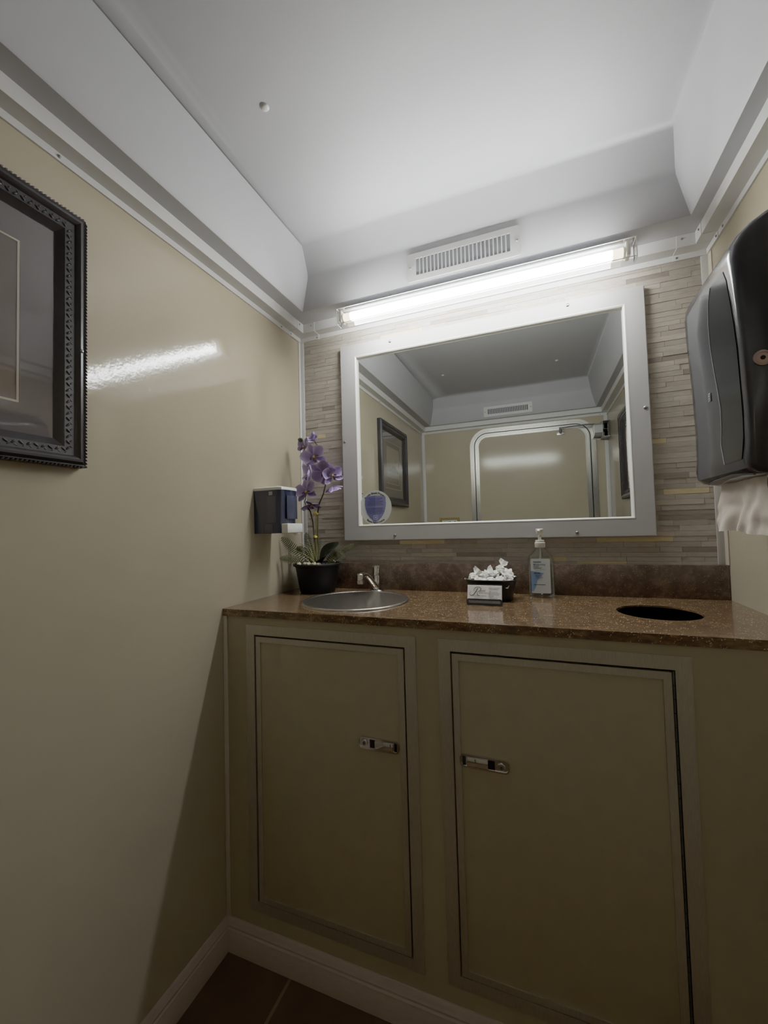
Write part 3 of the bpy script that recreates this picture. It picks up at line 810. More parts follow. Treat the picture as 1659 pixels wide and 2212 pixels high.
def slid(b):
    p = dpoly(sy0-.002, sy1+.002, .101, .005); n = len(p)
    v = [(x, y, sz1+.0003) for x, y in p]+[(x, y, sz1+.007+.006*(x/.1)*(1-x/.1)*2) for x, y in p]+[(x*.985+.0005, y*.0+(y-(sy0+sy1)/2)*.94+(sy0+sy1)/2, sz1+.0095+.008*(x/.1)*(1-x/.1)*2) for x, y in p]
    f = [tuple(range(n)), tuple(range(3*n-1, 2*n-1, -1))]
    for q in (0, n):
        f += [(q+i, q+(i+1) % n, q+n+(i+1) % n, q+n+i) for i in range(n)]
    b._add(v, f, WHITEP)
simple('lid', slid, WHITEP, so, 40)
simple('window', lambda b: (b.box((.047, sy0-.0022, 1.098), (.080, sy0-.0002, 1.176), NAVY2, .0008), b.box((.055, sy0-.0014, 1.179), (.068, sy0-.0002, 1.190), SEAM, .0005),  # lighter panels with the tank's reflection painted in as colour
                            b.box((.036, sy0-.0014, 1.068), (.068, sy0-.0002, 1.094), NAVY2, .0008)), NAVY2, so)
simple('front_reflection', lambda b: b.box((.1035, sy0+.018, 1.108), (.1055, sy1-.012, 1.178), NAVY2, .0008), NAVY2, so)  # reflection on the tank front, painted as a paler panel
simple('push_bar', lambda b: b.box((.099, sy0-.003, 1.0665), (.1210, sy1-.008, 1.094), WHITEP, .0025), WHITEP, so)
simple('nozzle', lambda b: b.lathe([(.009, 1.0664), (.0085, 1.062), (.005, 1.0585), (.0001, 1.058)], (.110, sy0+.058, 0), WHITEP, 16), WHITEP, so)

# ================================================================== PAPER TOWEL DISPENSER on the right wall
dy0, dy1 = -.450, -.185
td = thing('towel_dispenser', (W-.0005, (dy0+dy1)/2, 1.138), 'black smoked plastic paper towel dispenser on the right wall', 'towel dispenser')
TP = [(.0008, 1.602), (.045, 1.590), (.073, 1.577), (.097, 1.562), (.113, 1.546), (.1225, 1.529), (.126, 1.508), (.1245, 1.45), (.120, 1.36), (.1175, 1.25), (.1185, 1.195),
      (.1205, 1.172), (.118, 1.156), (.108, 1.147), (.08, 1.141), (.0008, 1.138)]
def tpx(z):
    for (d0, z0), (d1, z1) in zip(TP[6:], TP[7:]):
        if z1 <= z <= z0: return d0+(d1-d0)*(z-z0)/(z1-z0)
    return .16
def tbody(b):
    # profile lofted along y, edges rounded by shrinking the end sections
    secs = [(dy0, .92), (dy0+.003, .965), (dy0+.008, .99), (dy0+.018, 1.0), (dy1-.05, 1.0), (dy1-.03, .985), (dy1-.012, .93), (dy1-.003, .85), (dy1, .79)]
    n = len(TP); v = []; f = []
    for y, k in secs:
        kk = 1-(1-k)
        for d, z in TP:
            zz = z-(1-k)*.06*(1 if z > 1.3 else -1.7)*(1 if d > .05 else 0.3)
            v.append((W-(d*k if d > .01 else d), y, zz))
    for i in range(len(secs)-1):
        for q in range(n):
            r = (q+1) % n
            f.append((i*n+q, (i+1)*n+q, (i+1)*n+r, i*n+r))
    f += [tuple(range(n)), tuple((len(secs)-1)*n+q for q in range(n))[::-1]]
    b._add(v, f, SMOKE)
simple('cover', tbody, SMOKE, td, 32)
# curved viewing window on the front and the thin seam around it
def fr(y, z, o=.0012): return (W-tpx(z)-o, y, z)
SL = [(-.364, 1.502), (-.350, 1.480), (-.341, 1.44), (-.338, 1.40), (-.342, 1.355), (-.350, 1.315), (-.357, 1.275), (-.354, 1.24), (-.350, 1.21), (-.366, 1.172)]
SRt = [(-.416, 1.502), (-.426, 1.480), (-.432, 1.44), (-.435, 1.40), (-.436, 1.355), (-.436, 1.315), (-.436, 1.275), (-.436, 1.24), (-.436, 1.21), (-.432, 1.172)]
def win(b):
    v = []; f = []
    for (a, z), (c, _) in zip(SL, SRt):
        for q in range(5):
            v.append(fr(a+(c-a)*q/4, z, .0010))
    for i in range(len(SL)-1):
        for q in range(4): f.append((i*5+q, i*5+q+1, (i+1)*5+q+1, (i+1)*5+q))
    b._add(v, f, SMOKE2)
simple('window', win, SMOKE2, td, 60)
simple('seam', lambda b: b.tube([fr(y, z, .0012) for y, z in SL], .0009, SEAM, 6), SEAM, td, 60)
simple('bottom_lip', lambda b: b.tube([(W-.108, dy1-.065, 1.146), (W-.113, -.30, 1.149), (W-.1135, -.38, 1.151), (W-.109, dy0+.010, 1.146)], .0022, SMOKE, 8), SMOKE, td, 60)
def lockf(b):
    c = V((W-.094, dy0-.0002, 1.331)); rot = V((0, 0, 1)).rotation_difference(V((0, -1, 0))).to_matrix()
    b.lathe([(.0125, 0), (.0125, .002), (.009, .0035), (.0085, .002), (.0001, .002)], c, PINKM, 24, rot=rot)
    b.cyl(c+V((0, -.002, 0)), c+V((0, -.0026, 0)), .0035, None, DARKGAP, 12)
simple('lock', lockf, PINKM, td)
def logo(b):
    y, z = -.311, 1.311; xx = W-tpx(z)-.0012
    b.face([(xx, y-.0055, z-.008), (xx, y+.0055, z-.008), (xx, y+.0055, z+.008), (xx, y-.0055, z+.008)], SEAM)
    for a, c, d, e in ((-.004, .004, .004, .0055), (-.004, -.0026, -.004, .0055), (-.004, .004, -.0005, .001), (-.0005, .001, -.006, .0002), (-.0035, .0045, -.0065, -.005)):
        b.face([(xx-.0004, y+a, z+d), (xx-.0004, y+c, z+d), (xx-.0004, y+c, z+e), (xx-.0004, y+a, z+e)], INK)
simple('emblem', logo, INK, td, 0)
simple('wall_plate', lambda b: b.box((W-.012, dy0+.012, 1.150), (W-.0005, dy1-.012, 1.585), BLACKP, .002), BLACKP, td)

# ---- the sheet hanging from it
def sheet(u, v):
    # u: down, v: along y
    zz = 1.152-u*.105
    y = -.252-v*(.172+.012*u)+.027*u*(1-v)
    amp = .0045*u+.0012
    d = .088+amp*math.sin(v*9+1.2*u+.4)+.003*math.sin(v*21+u*5)*u+.0022*noise.noise(V((v*7, u*5, 1.3)))*2
    fold = .0045*math.exp(-((v*1.0-.42-.38*(1-u))/.045)**2)*u
    fold -= .004*math.exp(-((v-.75-.30*(1-u))/.04)**2)*u
    return (W-d-fold, y+.002*noise.noise(V((v*5, u*4, 4))), zz+.003*math.sin(v*5)*u+.0018*noise.noise(V((v*9, 3, 2)))*u)
b = MB(); b.grid(26, 44, sheet, TOWEL)
tag(b.build('paper_towel', TOWEL, smooth=80), 'crumpled white paper towel hanging out of the black dispenser', 'paper towel')

# ================================================================== ORCHID
orc = thing('potted_orchid', (.112, -.100, ZC), 'violet orchid in a black pot with ferns in the corner behind the sink', 'plant')
pc = (.112, -.100, 0)
simple('pot', lambda b: b.lathe([(.0001, .8703), (.054, .8703), (.057, .8735), (.0700, .948), (.0715, .9545), (.078, .957), (.0785, .9625), (.0765, .9645), (.0735, .963), (.071, .955), (.0001, .952)], pc, POTM, 48), POTM, orc, 40)
simple('soil', lambda b: b.lathe([(.0001, .9605), (.05, .9600), (.072, .9575), (.072, .9560), (.0001, .9560)], pc, SOIL, 32), SOIL, orc, 60)
rp = random.Random(2)
for k in range(14):
    a = -2.9+k*.19+rp.random()*.12 if k < 11 else rp.random()*6
    r = .040+rp.random()*.024
    s_ = .005+rp.random()*.0035
    rot = Matrix.Rotation(rp.random()*3, 3, 'Z') @ Matrix.Rotation(rp.random(), 3, 'X')
    simple('pebble', lambda b: b.ball((pc[0]+r*math.cos(a), pc[1]+r*math.sin(a), .9612+s_*.5), s_, PEB, 10, (1.2, .9, .75), rot), PEB, orc, 80)
# stake, stems, ties
simple('stake', lambda b: b.tube([(.110, -.10, .955), (.1095, -.098, 1.05), (.112, -.096, 1.13)], .0028, STAKE, 8), STAKE, orc, 60)
simple('stem', lambda b: b.tube([(.113, -.098, .955), (.1135, -.097, 1.06), (.113, -.094, 1.125), (.120, -.092, 1.161), (.134, -.09, 1.19), (.142, -.088, 1.22), (.142, -.086, 1.26), (.134, -.086, 1.31), (.126, -.087, 1.338), (.104, -.09, 1.372), (.084, -.094, 1.378)],
                                [.0028, .0027, .0026, .0025, .0024, .0023, .0022, .002, .0019, .0016, .0012], STEM, 8), STEM, orc, 60)
simple('stem', lambda b: b.tube([(.105, -.102, .955), (.1035, -.102, 1.05), (.0985, -.10, 1.10), (.088, -.098, 1.135), (.072, -.096, 1.155), (.065, -.095, 1.168), (.070, -.094, 1.182)], [.0028, .0026, .0025, .0023, .0021, .0018, .0014], STEM, 8), STEM, orc, 60)
def tie(c, r):
    b = MB(); rr = random.Random(int(c[2]*1000))
    for k in range(7):
        a = k*.9; b.ball((c[0]+r*.5*math.cos(a), c[1]-.003+r*.5*math.sin(a), c[2]+(rr.random()-.5)*r), r*.62, CLIP, 8, (1, 1, .8))
    b.build('tie', CLIP, orc, 70)
tie((.1115, -.099, 1.128), .0075); tie((.1085, -.100, 1.050), .0062)

def petal(b, c, n, d, ln, wd, cup, bend, tint0=.45, twist=0.0, mat_=None, ph=0.0):
    """one petal: c base point, n flower normal, d direction outwards"""
    n = V(n).normalized(); d = (V(d)-n*V(d).dot(n)).normalized(); s = n.cross(d); c = V(c)
    def P(u, v):
        w = (v-.5)*2
        prof = math.sin(PI*min(1, max(0, u*.93+.05)))**.62*(0.55+.75*u if u < .55 else 1.0-.10*(u-.55))
        y = w*wd*.5*prof
        h = cup*(w*w)*wd*prof+bend*u*u*ln+.012*ln*math.sin(7*w+ph)*u*2
        q = twist*u
        yy = y*math.cos(q)-h*math.sin(q)*0; hh = h+y*math.sin(q)
        return c+d*(u*ln)+s*yy+n*hh
    def Tt(u, v):
        w = abs(v-.5)*2
        return min(1, max(0, tint0*.55+.35*u+.42*w**3+(.25 if u > .93 else 0)))
    b.grid(9, 8, P, mat_ or PURPLE, Tt)
def flower(c, n, roll, size, tint=.45, bend=.1, label=None, lip=True):
    size *= 1.13; tint += .06
    n = V(n).normalized(); up = V((0, 0, 1)); a = (up-n*up.dot(n)).normalized(); s = n.cross(a)
    D = lambda deg: a*math.cos(math.radians(deg)+roll)+s*math.sin(math.radians(deg)+roll)
    b = MB(); c = V(c)
    rr = random.Random(int(c.x*9999)+int(c.z*777))
    for deg in (0, 125, 235):
        petal(b, c-n*.002, n, D(deg+rr.uniform(-8, 8)), size, size*.62, .22, bend+rr.uniform(-.12, .12), tint, rr.uniform(-.35, .35), ph=rr.random()*6)
    for deg in (68, 292):
        petal(b, c+n*.001, n, D(deg+rr.uniform(-6, 6)), size*1.03, size*1.02, .20, bend*1.2+rr.uniform(-.1, .15), tint+.05, rr.uniform(-.3, .3), ph=rr.random()*6)
    o = b.build('flower', PURPLE, orc, 80)
    if label: o['label'] = label
    if lip:
        b = MB()
        petal(b, c+n*.004, (n+D(180)*.3), D(180), size*.42, size*.30, .7, .6, 0.2, mat_=LIPM)
        petal(b, c+n*.004, (n+D(90)*.8), D(110), size*.30, size*.22, .7, .8, 0.1, mat_=LIPM)
        petal(b, c+n*.004, (n-D(90)*.8), D(250), size*.30, size*.22, .7, .8, 0.1, mat_=LIPM)
        b.ball(c+n*.006, size*.09, CLIP, 8)
        b.build('flower_lip', LIPM, o, 80)
    return o
flower((.116, -.112, 1.315), (.25, -.90, -.25), .35, .039, .62, .10)          # large pale one
flower((.072, -.100, 1.352), (-.25, -.55, .1), -.5, .030, .28, .25)
flower((.150, -.112, 1.262), (.15, -.8, -.55), .9, .040, .35, .12)
flower((.172, -.100, 1.250), (.75, -.55, -.1), 0.3, .034, .32, .2)
flower((.098, -.110, 1.252), (-.55, -.7, .1), -.6, .036, .5, .35)
flower((.089, -.118, 1.198), (-.05, -.95, .12), .15, .038, .52, .12)
flower((.165, -.088, 1.212), (.25, .25, -.9), 0, .032, .15, .3)
flower((.094, -.100, 1.158), (.15, -.35, -.8), .4, .030, .16, .3)
flower((.098, -.092, 1.375), (.2, -.5, .45), .4, .018, .3, .3, lip=False)
def bud(c, r, d, m):
    rot = V((0, 0, 1)).rotation_difference(V(d).normalized()).to_matrix()
    simple('bud', lambda b: b.lathe([(.0001, -r*1.3), (r*.6, -r*.9), (r*.98, -r*.1), (r*.85, r*.6), (r*.4, r*1.2), (.0001, r*1.45)], c, m, 12, rot=rot, t=.3), m, orc, 80)
bud((.056, -.097, 1.378), .0082, (-.7, 0, .3), BUD); bud((.101, -.092, 1.394), .0066, (.1, 0, 1), PURPLE)
bud((.112, -.090, 1.388), .0048, (.6, 0, .5), PURPLE); bud((.063, -.096, 1.142), .0045, (-1, 0, -.2), PURPLE); bud((.118, -.1, 1.340), .005, (.5, -.3, .6), PURPLE)
# leaves
def leaf(base, tip, width, fold, name, m, up=(0, 0, 1)):
    base = V(base); tip = V(tip); d = tip-base; ln = d.length; d.normalize(); s = d.cross(V(up)).normalized(); n = s.cross(d)
    def P(u, v):
        w = (v-.5)*2; y = w*width*.5*math.sin(PI*min(1, u*.88+.10))**.7
        return base+d*(u*ln)+s*y+n*(abs(w)**1.3*fold*width*math.sin(PI*min(1, u+.05))+.22*ln*u*(1-u)*1.2)
    simple(name, lambda b: b.grid(14, 8, P, m), m, orc, 80)
leaf((.128, -.105, .958), (.205, -.125, 1.030), .055, .25, 'leaf', LEAF, (-.2, -.75, .6))
leaf((.126, -.105, .957), (.178, -.150, .995), .048, .2, 'leaf', LEAF, (0, -.6, .8))
def blade(pts, w, name='grass_blade', m=GRASS):
    simple(name, lambda b: b.tube(pts, [w*(1-.75*k/(len(pts)-1)) for k in range(len(pts))], m, 6), m, orc, 70)
def arcpts(p0, p1, lift, n=9):
    p0 = V(p0); p1 = V(p1)
    return [p0.lerp(p1, k/n)+V((0, 0, lift*math.sin(PI*k/n))) for k in range(n+1)]
for p0, p1, lf in (((.116, -.118, .958), (.067, -.135, 1.030), .018), ((.112, -.12, .958), (.088, -.12, 1.045), .01), ((.108, -.115, .958), (.102, -.10, 1.045), .012), ((.112, -.12, .958), (.075, -.14, 1.012), .016),
                   ((.118, -.125, .957), (.095, -.13, 1.022), .012), ((.135, -.125, .955), (.022, -.145, 1.015), .012), ((.112, -.125, .957), (.055, -.16, .990), .012), ((.122, -.11, .957), (.118, -.11, 1.03), .003),
                   ((.118, -.11, .957), (.104, -.122, 1.035), .010)):
    blade(arcpts(p0, p1, lf), .0021)
for p0, p1, lf in (((.14, -.09, .958), (.206, -.095, 1.036), -.005), ((.15, -.095, .957), (.222, -.11, 1.016), .006)):
    blade(arcpts(p0, p1, lf), .0018)
blade([(.16, -.08, .965), (.20, -.065, 1.000), (.235, -.055, 1.014), (.262, -.05, 1.012), (.288, -.05, 1.000)], .0016, 'grass_blade', STEM)
def frond(p0, p1, lift, n, ll, droop=.3):
    pts = arcpts(p0, p1, lift, n)
    b = MB(); b.tube(pts, [.0012*(1-.7*k/n) for k in range(n+1)], FERN, 5)
    for k in range(2, n+1):
        p = pts[k]; d = (pts[k]-pts[k-1]).normalized(); s = d.cross(V((.2, -1, .35))).normalized()
        l_ = ll*math.sin(PI*(k-1)/(n+.5))**.7*(1 if k < n else .4)+.002
        for sg in (1, -1):
            q = p+s*sg*l_+d*l_*.45+V((0, 0, -droop*l_)); w_ = d*.0016
            b._add([p-w_, p+w_, (p+q)/2+w_*1.3, q, (p+q)/2-w_*1.3], [(0, 1, 2, 3, 4)], FERN)
    b.build('fern_frond', FERN, orc, 0)
frond((.095, -.12, .957), (.012, -.150, 1.050), .008, 20, .016)
frond((.095, -.10, .957), (.063, -.085, 1.062), .004, 18, .016)
frond((.100, -.09, .957), (.092, -.055, 1.055), .004, 16, .014)
frond((.092, -.13, .957), (.014, -.165, .985), .012, 18, .014)
frond((.145, -.11, .957), (.226, -.13, .985), .030, 18, .013)
frond((.145, -.09, .957), (.232, -.075, 1.022), .010, 18, .013)
frond((.09, -.10, .957), (.030, -.095, 1.012), .020, 16, .014)

# ================================================================== BASKET OF WRAPPED PACKETS, CARD HOLDER, BOTTLE
bx, by = .669, -.118
sec = [(.054, .038, .8703), (.0555, .0395, .873), (.0605, .0435, .895), (.0665, .048, .922), (.0685, .0495, .9262), (.0675, .0485, .9275), (.0655, .0465, .922), (.059, .042, .895), (.054, .038, .876)]
def bowl(b):
    n = 40; v = []; f = []
    for (a, c, z) in sec:
        for k in range(n):
            t = 2*PI*k/n; e = .62
            cx_ = math.copysign(abs(math.cos(t))**e, math.cos(t)); sx_ = math.copysign(abs(math.sin(t))**e, math.sin(t))
            v.append((bx+a*cx_, by+c*sx_, z))
    for i in range(len(sec)-1):
        for k in range(n):
            l = (k+1) % n; f.append((i*n+k, i*n+l, (i+1)*n+l, (i+1)*n+k))
    f += [tuple(range(n))[::-1], tuple((len(sec)-1)*n+k for k in range(n))]
    b._add(v, f, BLACKP)
tag(simple('basket', bowl, BLACKP, smooth=40), 'black oval tapered basket full of white wrapped packets behind the card', 'basket')
def packet_mesh(seed):
    """crumpled twist wrapper: faceted plump middle, one long flat squared end and one short end"""
    o = V((seed*3.1, seed*1.7, .3)); v = []; f = []; n = 12; m_ = 14
    for i in range(m_+1):
        u = i/m_*2-1
        body = (1-(abs(u)/.5)**2)**.5 if abs(u) < .5 else 0
        th = .0072*body+.00045
        wd = .0088*body+.0040
        if u > .42: wd = .0046+.0115*min(1, (u-.42)/.22)
        if u < -.5: wd = .0045+.0085*min(1, (-u-.5)/.3)
        ln = .027 if u > 0 else .021
        for k in range(n):
            a = 2*PI*k/n
            r = 1+(.5 if body else .12)*noise.noise(V((math.cos(a)*2.6, math.sin(a)*2.6, u*5))*1.5+o)
            pleat = .0022*math.sin(3*math.cos(a)*2+seed)*(1 if abs(u) > .38 else .2)
            v.append(V((u*ln+.0018*noise.noise(V((a, seed*2.0, u*3))), wd*math.cos(a)*r, th*math.sin(a)*r+pleat+.0045*(u*u)*math.sin(seed*1.3))))
    for i in range(m_):
        for k in range(n):
            l = (k+1) % n; f.append((i*n+k, i*n+l, (i+1)*n+l, (i+1)*n+k))
    f += [tuple(range(n)), tuple(m_*n+k for k in range(n))[::-1]]
    b = MB(); b._add(v, f, PAPER); bmesh.ops.recalc_face_normals(b.bm, faces=b.bm.faces)
    me = bpy.data.meshes.new('wrapped_packet'); b.bm.to_mesh(me); b.bm.free(); me.materials.append(PAPER)
    for q in me.polygons: q.use_smooth = True
    me.set_sharp_from_angle(angle=math.radians(10))
    return me
PM = [packet_mesh(k) for k in (1, 2, 3, 4)]
for i, (dx, dy, dz, ry, rz, rx, lab) in enumerate((
    (-.046, -.010, .930, -.75, .5, .9, 'white wrapped packet with a pointed end sticking out at the left rim of the basket'),
    (-.030, -.022, .924, .15, .9, .2, 'white wrapped packet lying at the front left of the basket'),
    (-.016, .000, .936, -.65, -.3, 1.0, 'white wrapped packet with an upright corner, second from the left in the basket'),
    (.002, -.026, .925, .1, .1, .4, 'white wrapped packet lying at the front middle of the basket'),
    (.010, .006, .939, -.30, .15, .3, 'white wrapped packet lying across the middle of the heap in the basket'),
    (.024, .012, .951, -1.0, .3, .5, 'topmost white wrapped packet, its flared end standing highest in the basket'),
    (.030, -.024, .926, .2, -.5, .8, 'white wrapped packet at the front right of the basket'),
    (.046, -.006, .934, .5, .9, .6, 'white crinkled packet bulging over the right rim of the basket'),
    (.046, .016, .937, -.35, 2.0, .2, 'white wrapped packet at the back right of the basket'),
    (-.022, .022, .932, .1, 2.6, .5, 'white wrapped packet at the back left of the basket'))):
    o = bpy.data.objects.new('wrapped_packet', PM[i % 4]); COL.objects.link(o)
    o.location = (bx+dx, by+dy, dz); o.rotation_euler = (rx, ry, rz); o.scale = (1.0, 1.08, .95)
    tag(o, lab, 'packet', 'white wrapped packets in the black basket')
# filler layer below so the heap rests on something
for i, (dx, dy, rz) in enumerate(((-.030, 0, .3), (0, .008, 1.4), (.030, -.004, 2.2), (.0, -.018, .1))):
    o = bpy.data.objects.new('wrapped_packet', PM[(i+1) % 4]); COL.objects.link(o)
    o.location = (bx+dx, by+dy, .905); o.rotation_euler = (.2*i, .1, rz)
    tag(o, 'white wrapped packet buried under the others in the black basket', 'packet', 'buried wrapped packets in the black basket')

# ---- card holder and card (leaning back)
cx0, cx1, cyf = .6165, .7045, -.2135
ch = thing('card_holder', ((cx0+cx1)/2, cyf, ZC), 'black wire mesh card holder in front of the basket', 'card holder')
lean = .36
def lp(x, h, d=0.0): return V((x, cyf+h*lean+d, ZC+.0012+h))
def hold(b):
    o = rrect(cx0-.001, cx1+.001, 0.0, .0145, .006); i = rrect(cx0+.004, cx1-.004, .0042, .0108, .0028)
    n = len(o)
    v = [lp(u, w, -.0022) for u, w in o]+[lp(u, w, -.0022) for u, w in i]+[lp(u, w, 0) for u, w in o]+[lp(u, w, 0) for u, w in i]
    f = []
    for k in range(n):
        j = (k+1) % n
        f += [(k, j, n+j, n+k), (2*n+k, 3*n+k, 3*n+j, 2*n+j), (k, 2*n+k, 2*n+j, j), (n+k, n+j, 3*n+j, 3*n+k)]
    b._add(v, f, BLACKP)
simple('front_lip', hold, BLACKP, ch, 30)
def wires(b):
    k = cx0+.005
    while k < cx1-.007:
        b.tube([lp(k, .0045, -.0012), lp(k+.0028, .0106, -.0012)], .00042, BLACKP, 5); k += .0029
simple('wire_mesh', wires, BLACKP, ch, 0)
simple('base', lambda b: b.box((cx0, cyf-.002, ZC+.0002), (cx1, cyf+.026, ZC+.0014), BLACKP), BLACKP, ch, 0)
def backp(b):
    b._add([lp(cx0-.0005, .001, .006), lp(cx1+.0005, .001, .006), lp(cx1+.0005, .0485, .006), lp(cx0-.0005, .0485, .006), lp(cx0-.0005, .001, .0075), lp(cx1+.0005, .001, .0075), lp(cx1+.0005, .0485, .0075), lp(cx0-.0005, .0485, .0075)],
           [(0, 1, 2, 3), (7, 6, 5, 4), (0, 4, 5, 1), (1, 5, 6, 2), (2, 6, 7, 3), (3, 7, 4, 0)], BLACKP)
simple('back_plate', backp, BLACKP, ch, 0)
cd = thing('business_card', ((cx0+cx1)/2, cyf+.003, ZC+.0014), 'white business card standing in the black mesh holder', 'card')
def cardm(b):
    b._add([lp(cx0+.001, .0006, .0008), lp(cx1-.001, .0006, .0008), lp(cx1-.001, .0462, .0008), lp(cx0+.001, .0462, .0008), lp(cx0+.001, .0006, .0048), lp(cx1-.001, .0006, .0048), lp(cx1-.001, .0462, .0048), lp(cx0+.001, .0462, .0048)],
           [(0, 1, 2, 3), (7, 6, 5, 4), (0, 4, 5, 1), (1, 5, 6, 2), (2, 6, 7, 3), (3, 7, 4, 0)], CARDW)
simple('card_face', cardm, CARDW, cd, 0)
def ink(b):
    xd = V((1, 0, 0)); yd = V((0, lean, 1)).normalized(); q = lambda x, h: lp(cx0+x, h, .0003)
    def ribbon(pts, m=INK):
        # script stroke: (x, h, half width)
        for (x0, h0, w0), (x1, h1, w1) in zip(pts, pts[1:]):
            d = V((x1-x0, h1-h0)); d.normalize(); nx, nh = -d.y, d.x
            b.face([q(x0-nx*w0, h0-nh*w0), q(x1-nx*w1, h1-nh*w1), q(x1+nx*w1, h1+nh*w1), q(x0+nx*w0, h0+nh*w0)], m)
    def curve(P, ws):
        out = []; n = len(P)
        for i in range(n-1):
            p0, p1, p2, p3 = P[max(i-1, 0)], P[i], P[i+1], P[min(i+2, n-1)]
            for k in range(6):
                t = k/6
                f = lambda a, b_, c, d: .5*(2*b_+(c-a)*t+(2*a-5*b_+4*c-d)*t*t+(3*b_-a-3*c+d)*t**3)
                out.append((f(p0[0], p1[0], p2[0], p3[0]), f(p0[1], p1[1], p2[1], p3[1]), ws[i]+(ws[i+1]-ws[i])*t))
        out.append((P[-1][0], P[-1][1], ws[-1])); return out
    # big script R
    ribbon(curve([(.0275, .0400), (.0235, .0335), (.0175, .0250), (.0125, .0220), (.0085, .0230), (.0070, .0262), (.0082, .0300), (.0105, .0325)], [.0006, .0008, .0008, .0006, .0005, .0004, .0003, .0002]))
    ribbon(curve([(.0178, .0322), (.0175, .0360), (.0205, .0405), (.0260, .0428), (.0325, .0418), (.0350, .0385), (.0340, .0345), (.0300, .0322), (.0262, .0318)], [.0003, .0005, .0006, .0005, .0005, .0007, .0007, .0005, .0003]))
    ribbon(curve([(.0262, .0318), (.0258, .0280), (.0262, .0245), (.0290, .0222), (.0320, .0232)], [.0003, .0006, .0007, .0005, .0003]))
    b.text('oyal', .0085, q(.0315, .0315), xd, yd, INKG, 'LEFT', shear=.35)
    b.text('Restrooms', .0060, q(.0290, .0268), xd, yd, INKG, 'LEFT', shear=.2)
    def row(x0, x1, h, th=.0009, seed=1):
        rr = random.Random(seed); x = x0
        while x < x1:
            l_ = .0012+rr.random()*.003
            b.face([q(x, h), q(min(x+l_, x1), h), q(min(x+l_, x1), h+th), q(x, h+th)], INKG); x += l_+.0007
    row(.017, .048, .0210, .0013, 3); row(.020, .040, .0168, .0008, 4)
    for k, (a, c) in enumerate(((.055, .082), (.060, .078), (.055, .062), (.055, .077), (.055, .083), (.055, .080), (.055, .068), (.055, .066), (.055, .077))):
        row(a, c, .0395-k*.0028-(.001 if k > 1 else 0), .0009 if k else .0011, 10+k)
simple('print', ink, INK, cd, 0)

# ---- hand sanitiser bottle
bc = (.7985, -.052)
bt = thing('sanitizer_bottle', (bc[0], bc[1], ZC), 'clear hand sanitizer pump bottle with pale label right of the basket', 'bottle')
def oval(a, c, z, n=36, e=.55):
    out = []
    for k in range(n):
        t = 2*PI*k/n
        out.append((bc[0]+a*math.copysign(abs(math.cos(t))**e, math.cos(t)), bc[1]+c*math.copysign(abs(math.sin(t))**e, math.sin(t)), z))
    return out
def loft(b, secs, m, caps=True):
    v = []; f = []; n = 36
    for s_ in secs: v += oval(*s_[:3], e=s_[3] if len(s_) > 3 else .5)
    for i in range(len(secs)-1):
        for k in range(n):
            l = (k+1) % n; f.append((i*n+k, i*n+l, (i+1)*n+l, (i+1)*n+k))
    if caps: f += [tuple(range(n))[::-1], tuple((len(secs)-1)*n+k for k in range(n))]
    b._add(v, f, m)
simple('bottle_body', lambda b: loft(b, [(.032, .021, .8704, .5), (.0345, .0235, .874, .5), (.0345, .0235, .965, .5), (.0335, .0232, .976, .52), (.030, .0215, .984, .6), (.022, .018, .994, .8), (.0135, .0135, 1.0035, 1), (.0125, .0125, 1.008, 1)], CLEARB), CLEARB, bt, 40)
simple('gel', lambda b: loft(b, [(.030, .0195, .8735, .5), (.0325, .0215, .877, .5), (.0325, .0215, .964, .5), (.029, .0200, .980, .6)], GEL), GEL, bt, 40)
simple('label', lambda b: b.prism(rrect(bc[0]-.0262, bc[0]+.0235, .883, .977, .003), 'xz', bc[1]-.0236, bc[1]-.0240, LABELW), LABELW, bt, 0)
def lblue(b):
    y = bc[1]-.0242; x0 = bc[0]-.0262
    P = [(0, .887), (.006, .889), (.012, .902), (.016, .918), (.024, .930), (.034, .9375), (.022, .940), (.010, .942), (0, .944)]
    b.face([(x0+u, y, w) for u, w in P], LABELB)
simple('label_swoosh', lblue, LABELB, bt, 0)
def ltext(b):
    y = bc[1]-.0245; x0 = bc[0]-.0195; xd, yd = (1, 0, 0), (0, 0, 1)
    b.text('equate', .0075, (x0, y, .9665), xd, yd, INKB, 'LEFT', bold=.0002)
    for k, s_ in enumerate(('Moisturizing', 'Hand', 'Sanitizer')):
        b.text(s_, .0062, (x0, y, .9595-k*.0048), xd, yd, INKB, 'LEFT', bold=.0001)
    rr = random.Random(8)
    for (u0, u1, zz, th) in ((.001, .018, .936, .0035), (.004, .022, .9305, .001), (.006, .024, .9275, .001), (.008, .025, .9245, .001), (.0, .030, .905, .0022), (.018, .030, .9475, .0006)):
        x = u0
        while x < u1:
            l_ = .0015+rr.random()*.003
            b.box((x0+x, y, zz), (x0+min(x+l_, u1), y+.0001, zz+th), INKB); x += l_+.0006
simple('label_lettering', ltext, INKB, bt, 0)
simple('pump_collar', lambda b: b.lathe([(.0132, 1.0070), (.0138, 1.008), (.0138, 1.0205), (.0125, 1.0215), (.0118, 1.0215), (.0118, 1.0265), (.0105, 1.0275), (.0001, 1.0275)], (bc[0], bc[1], 0), PUMPW, 28), PUMPW, bt)
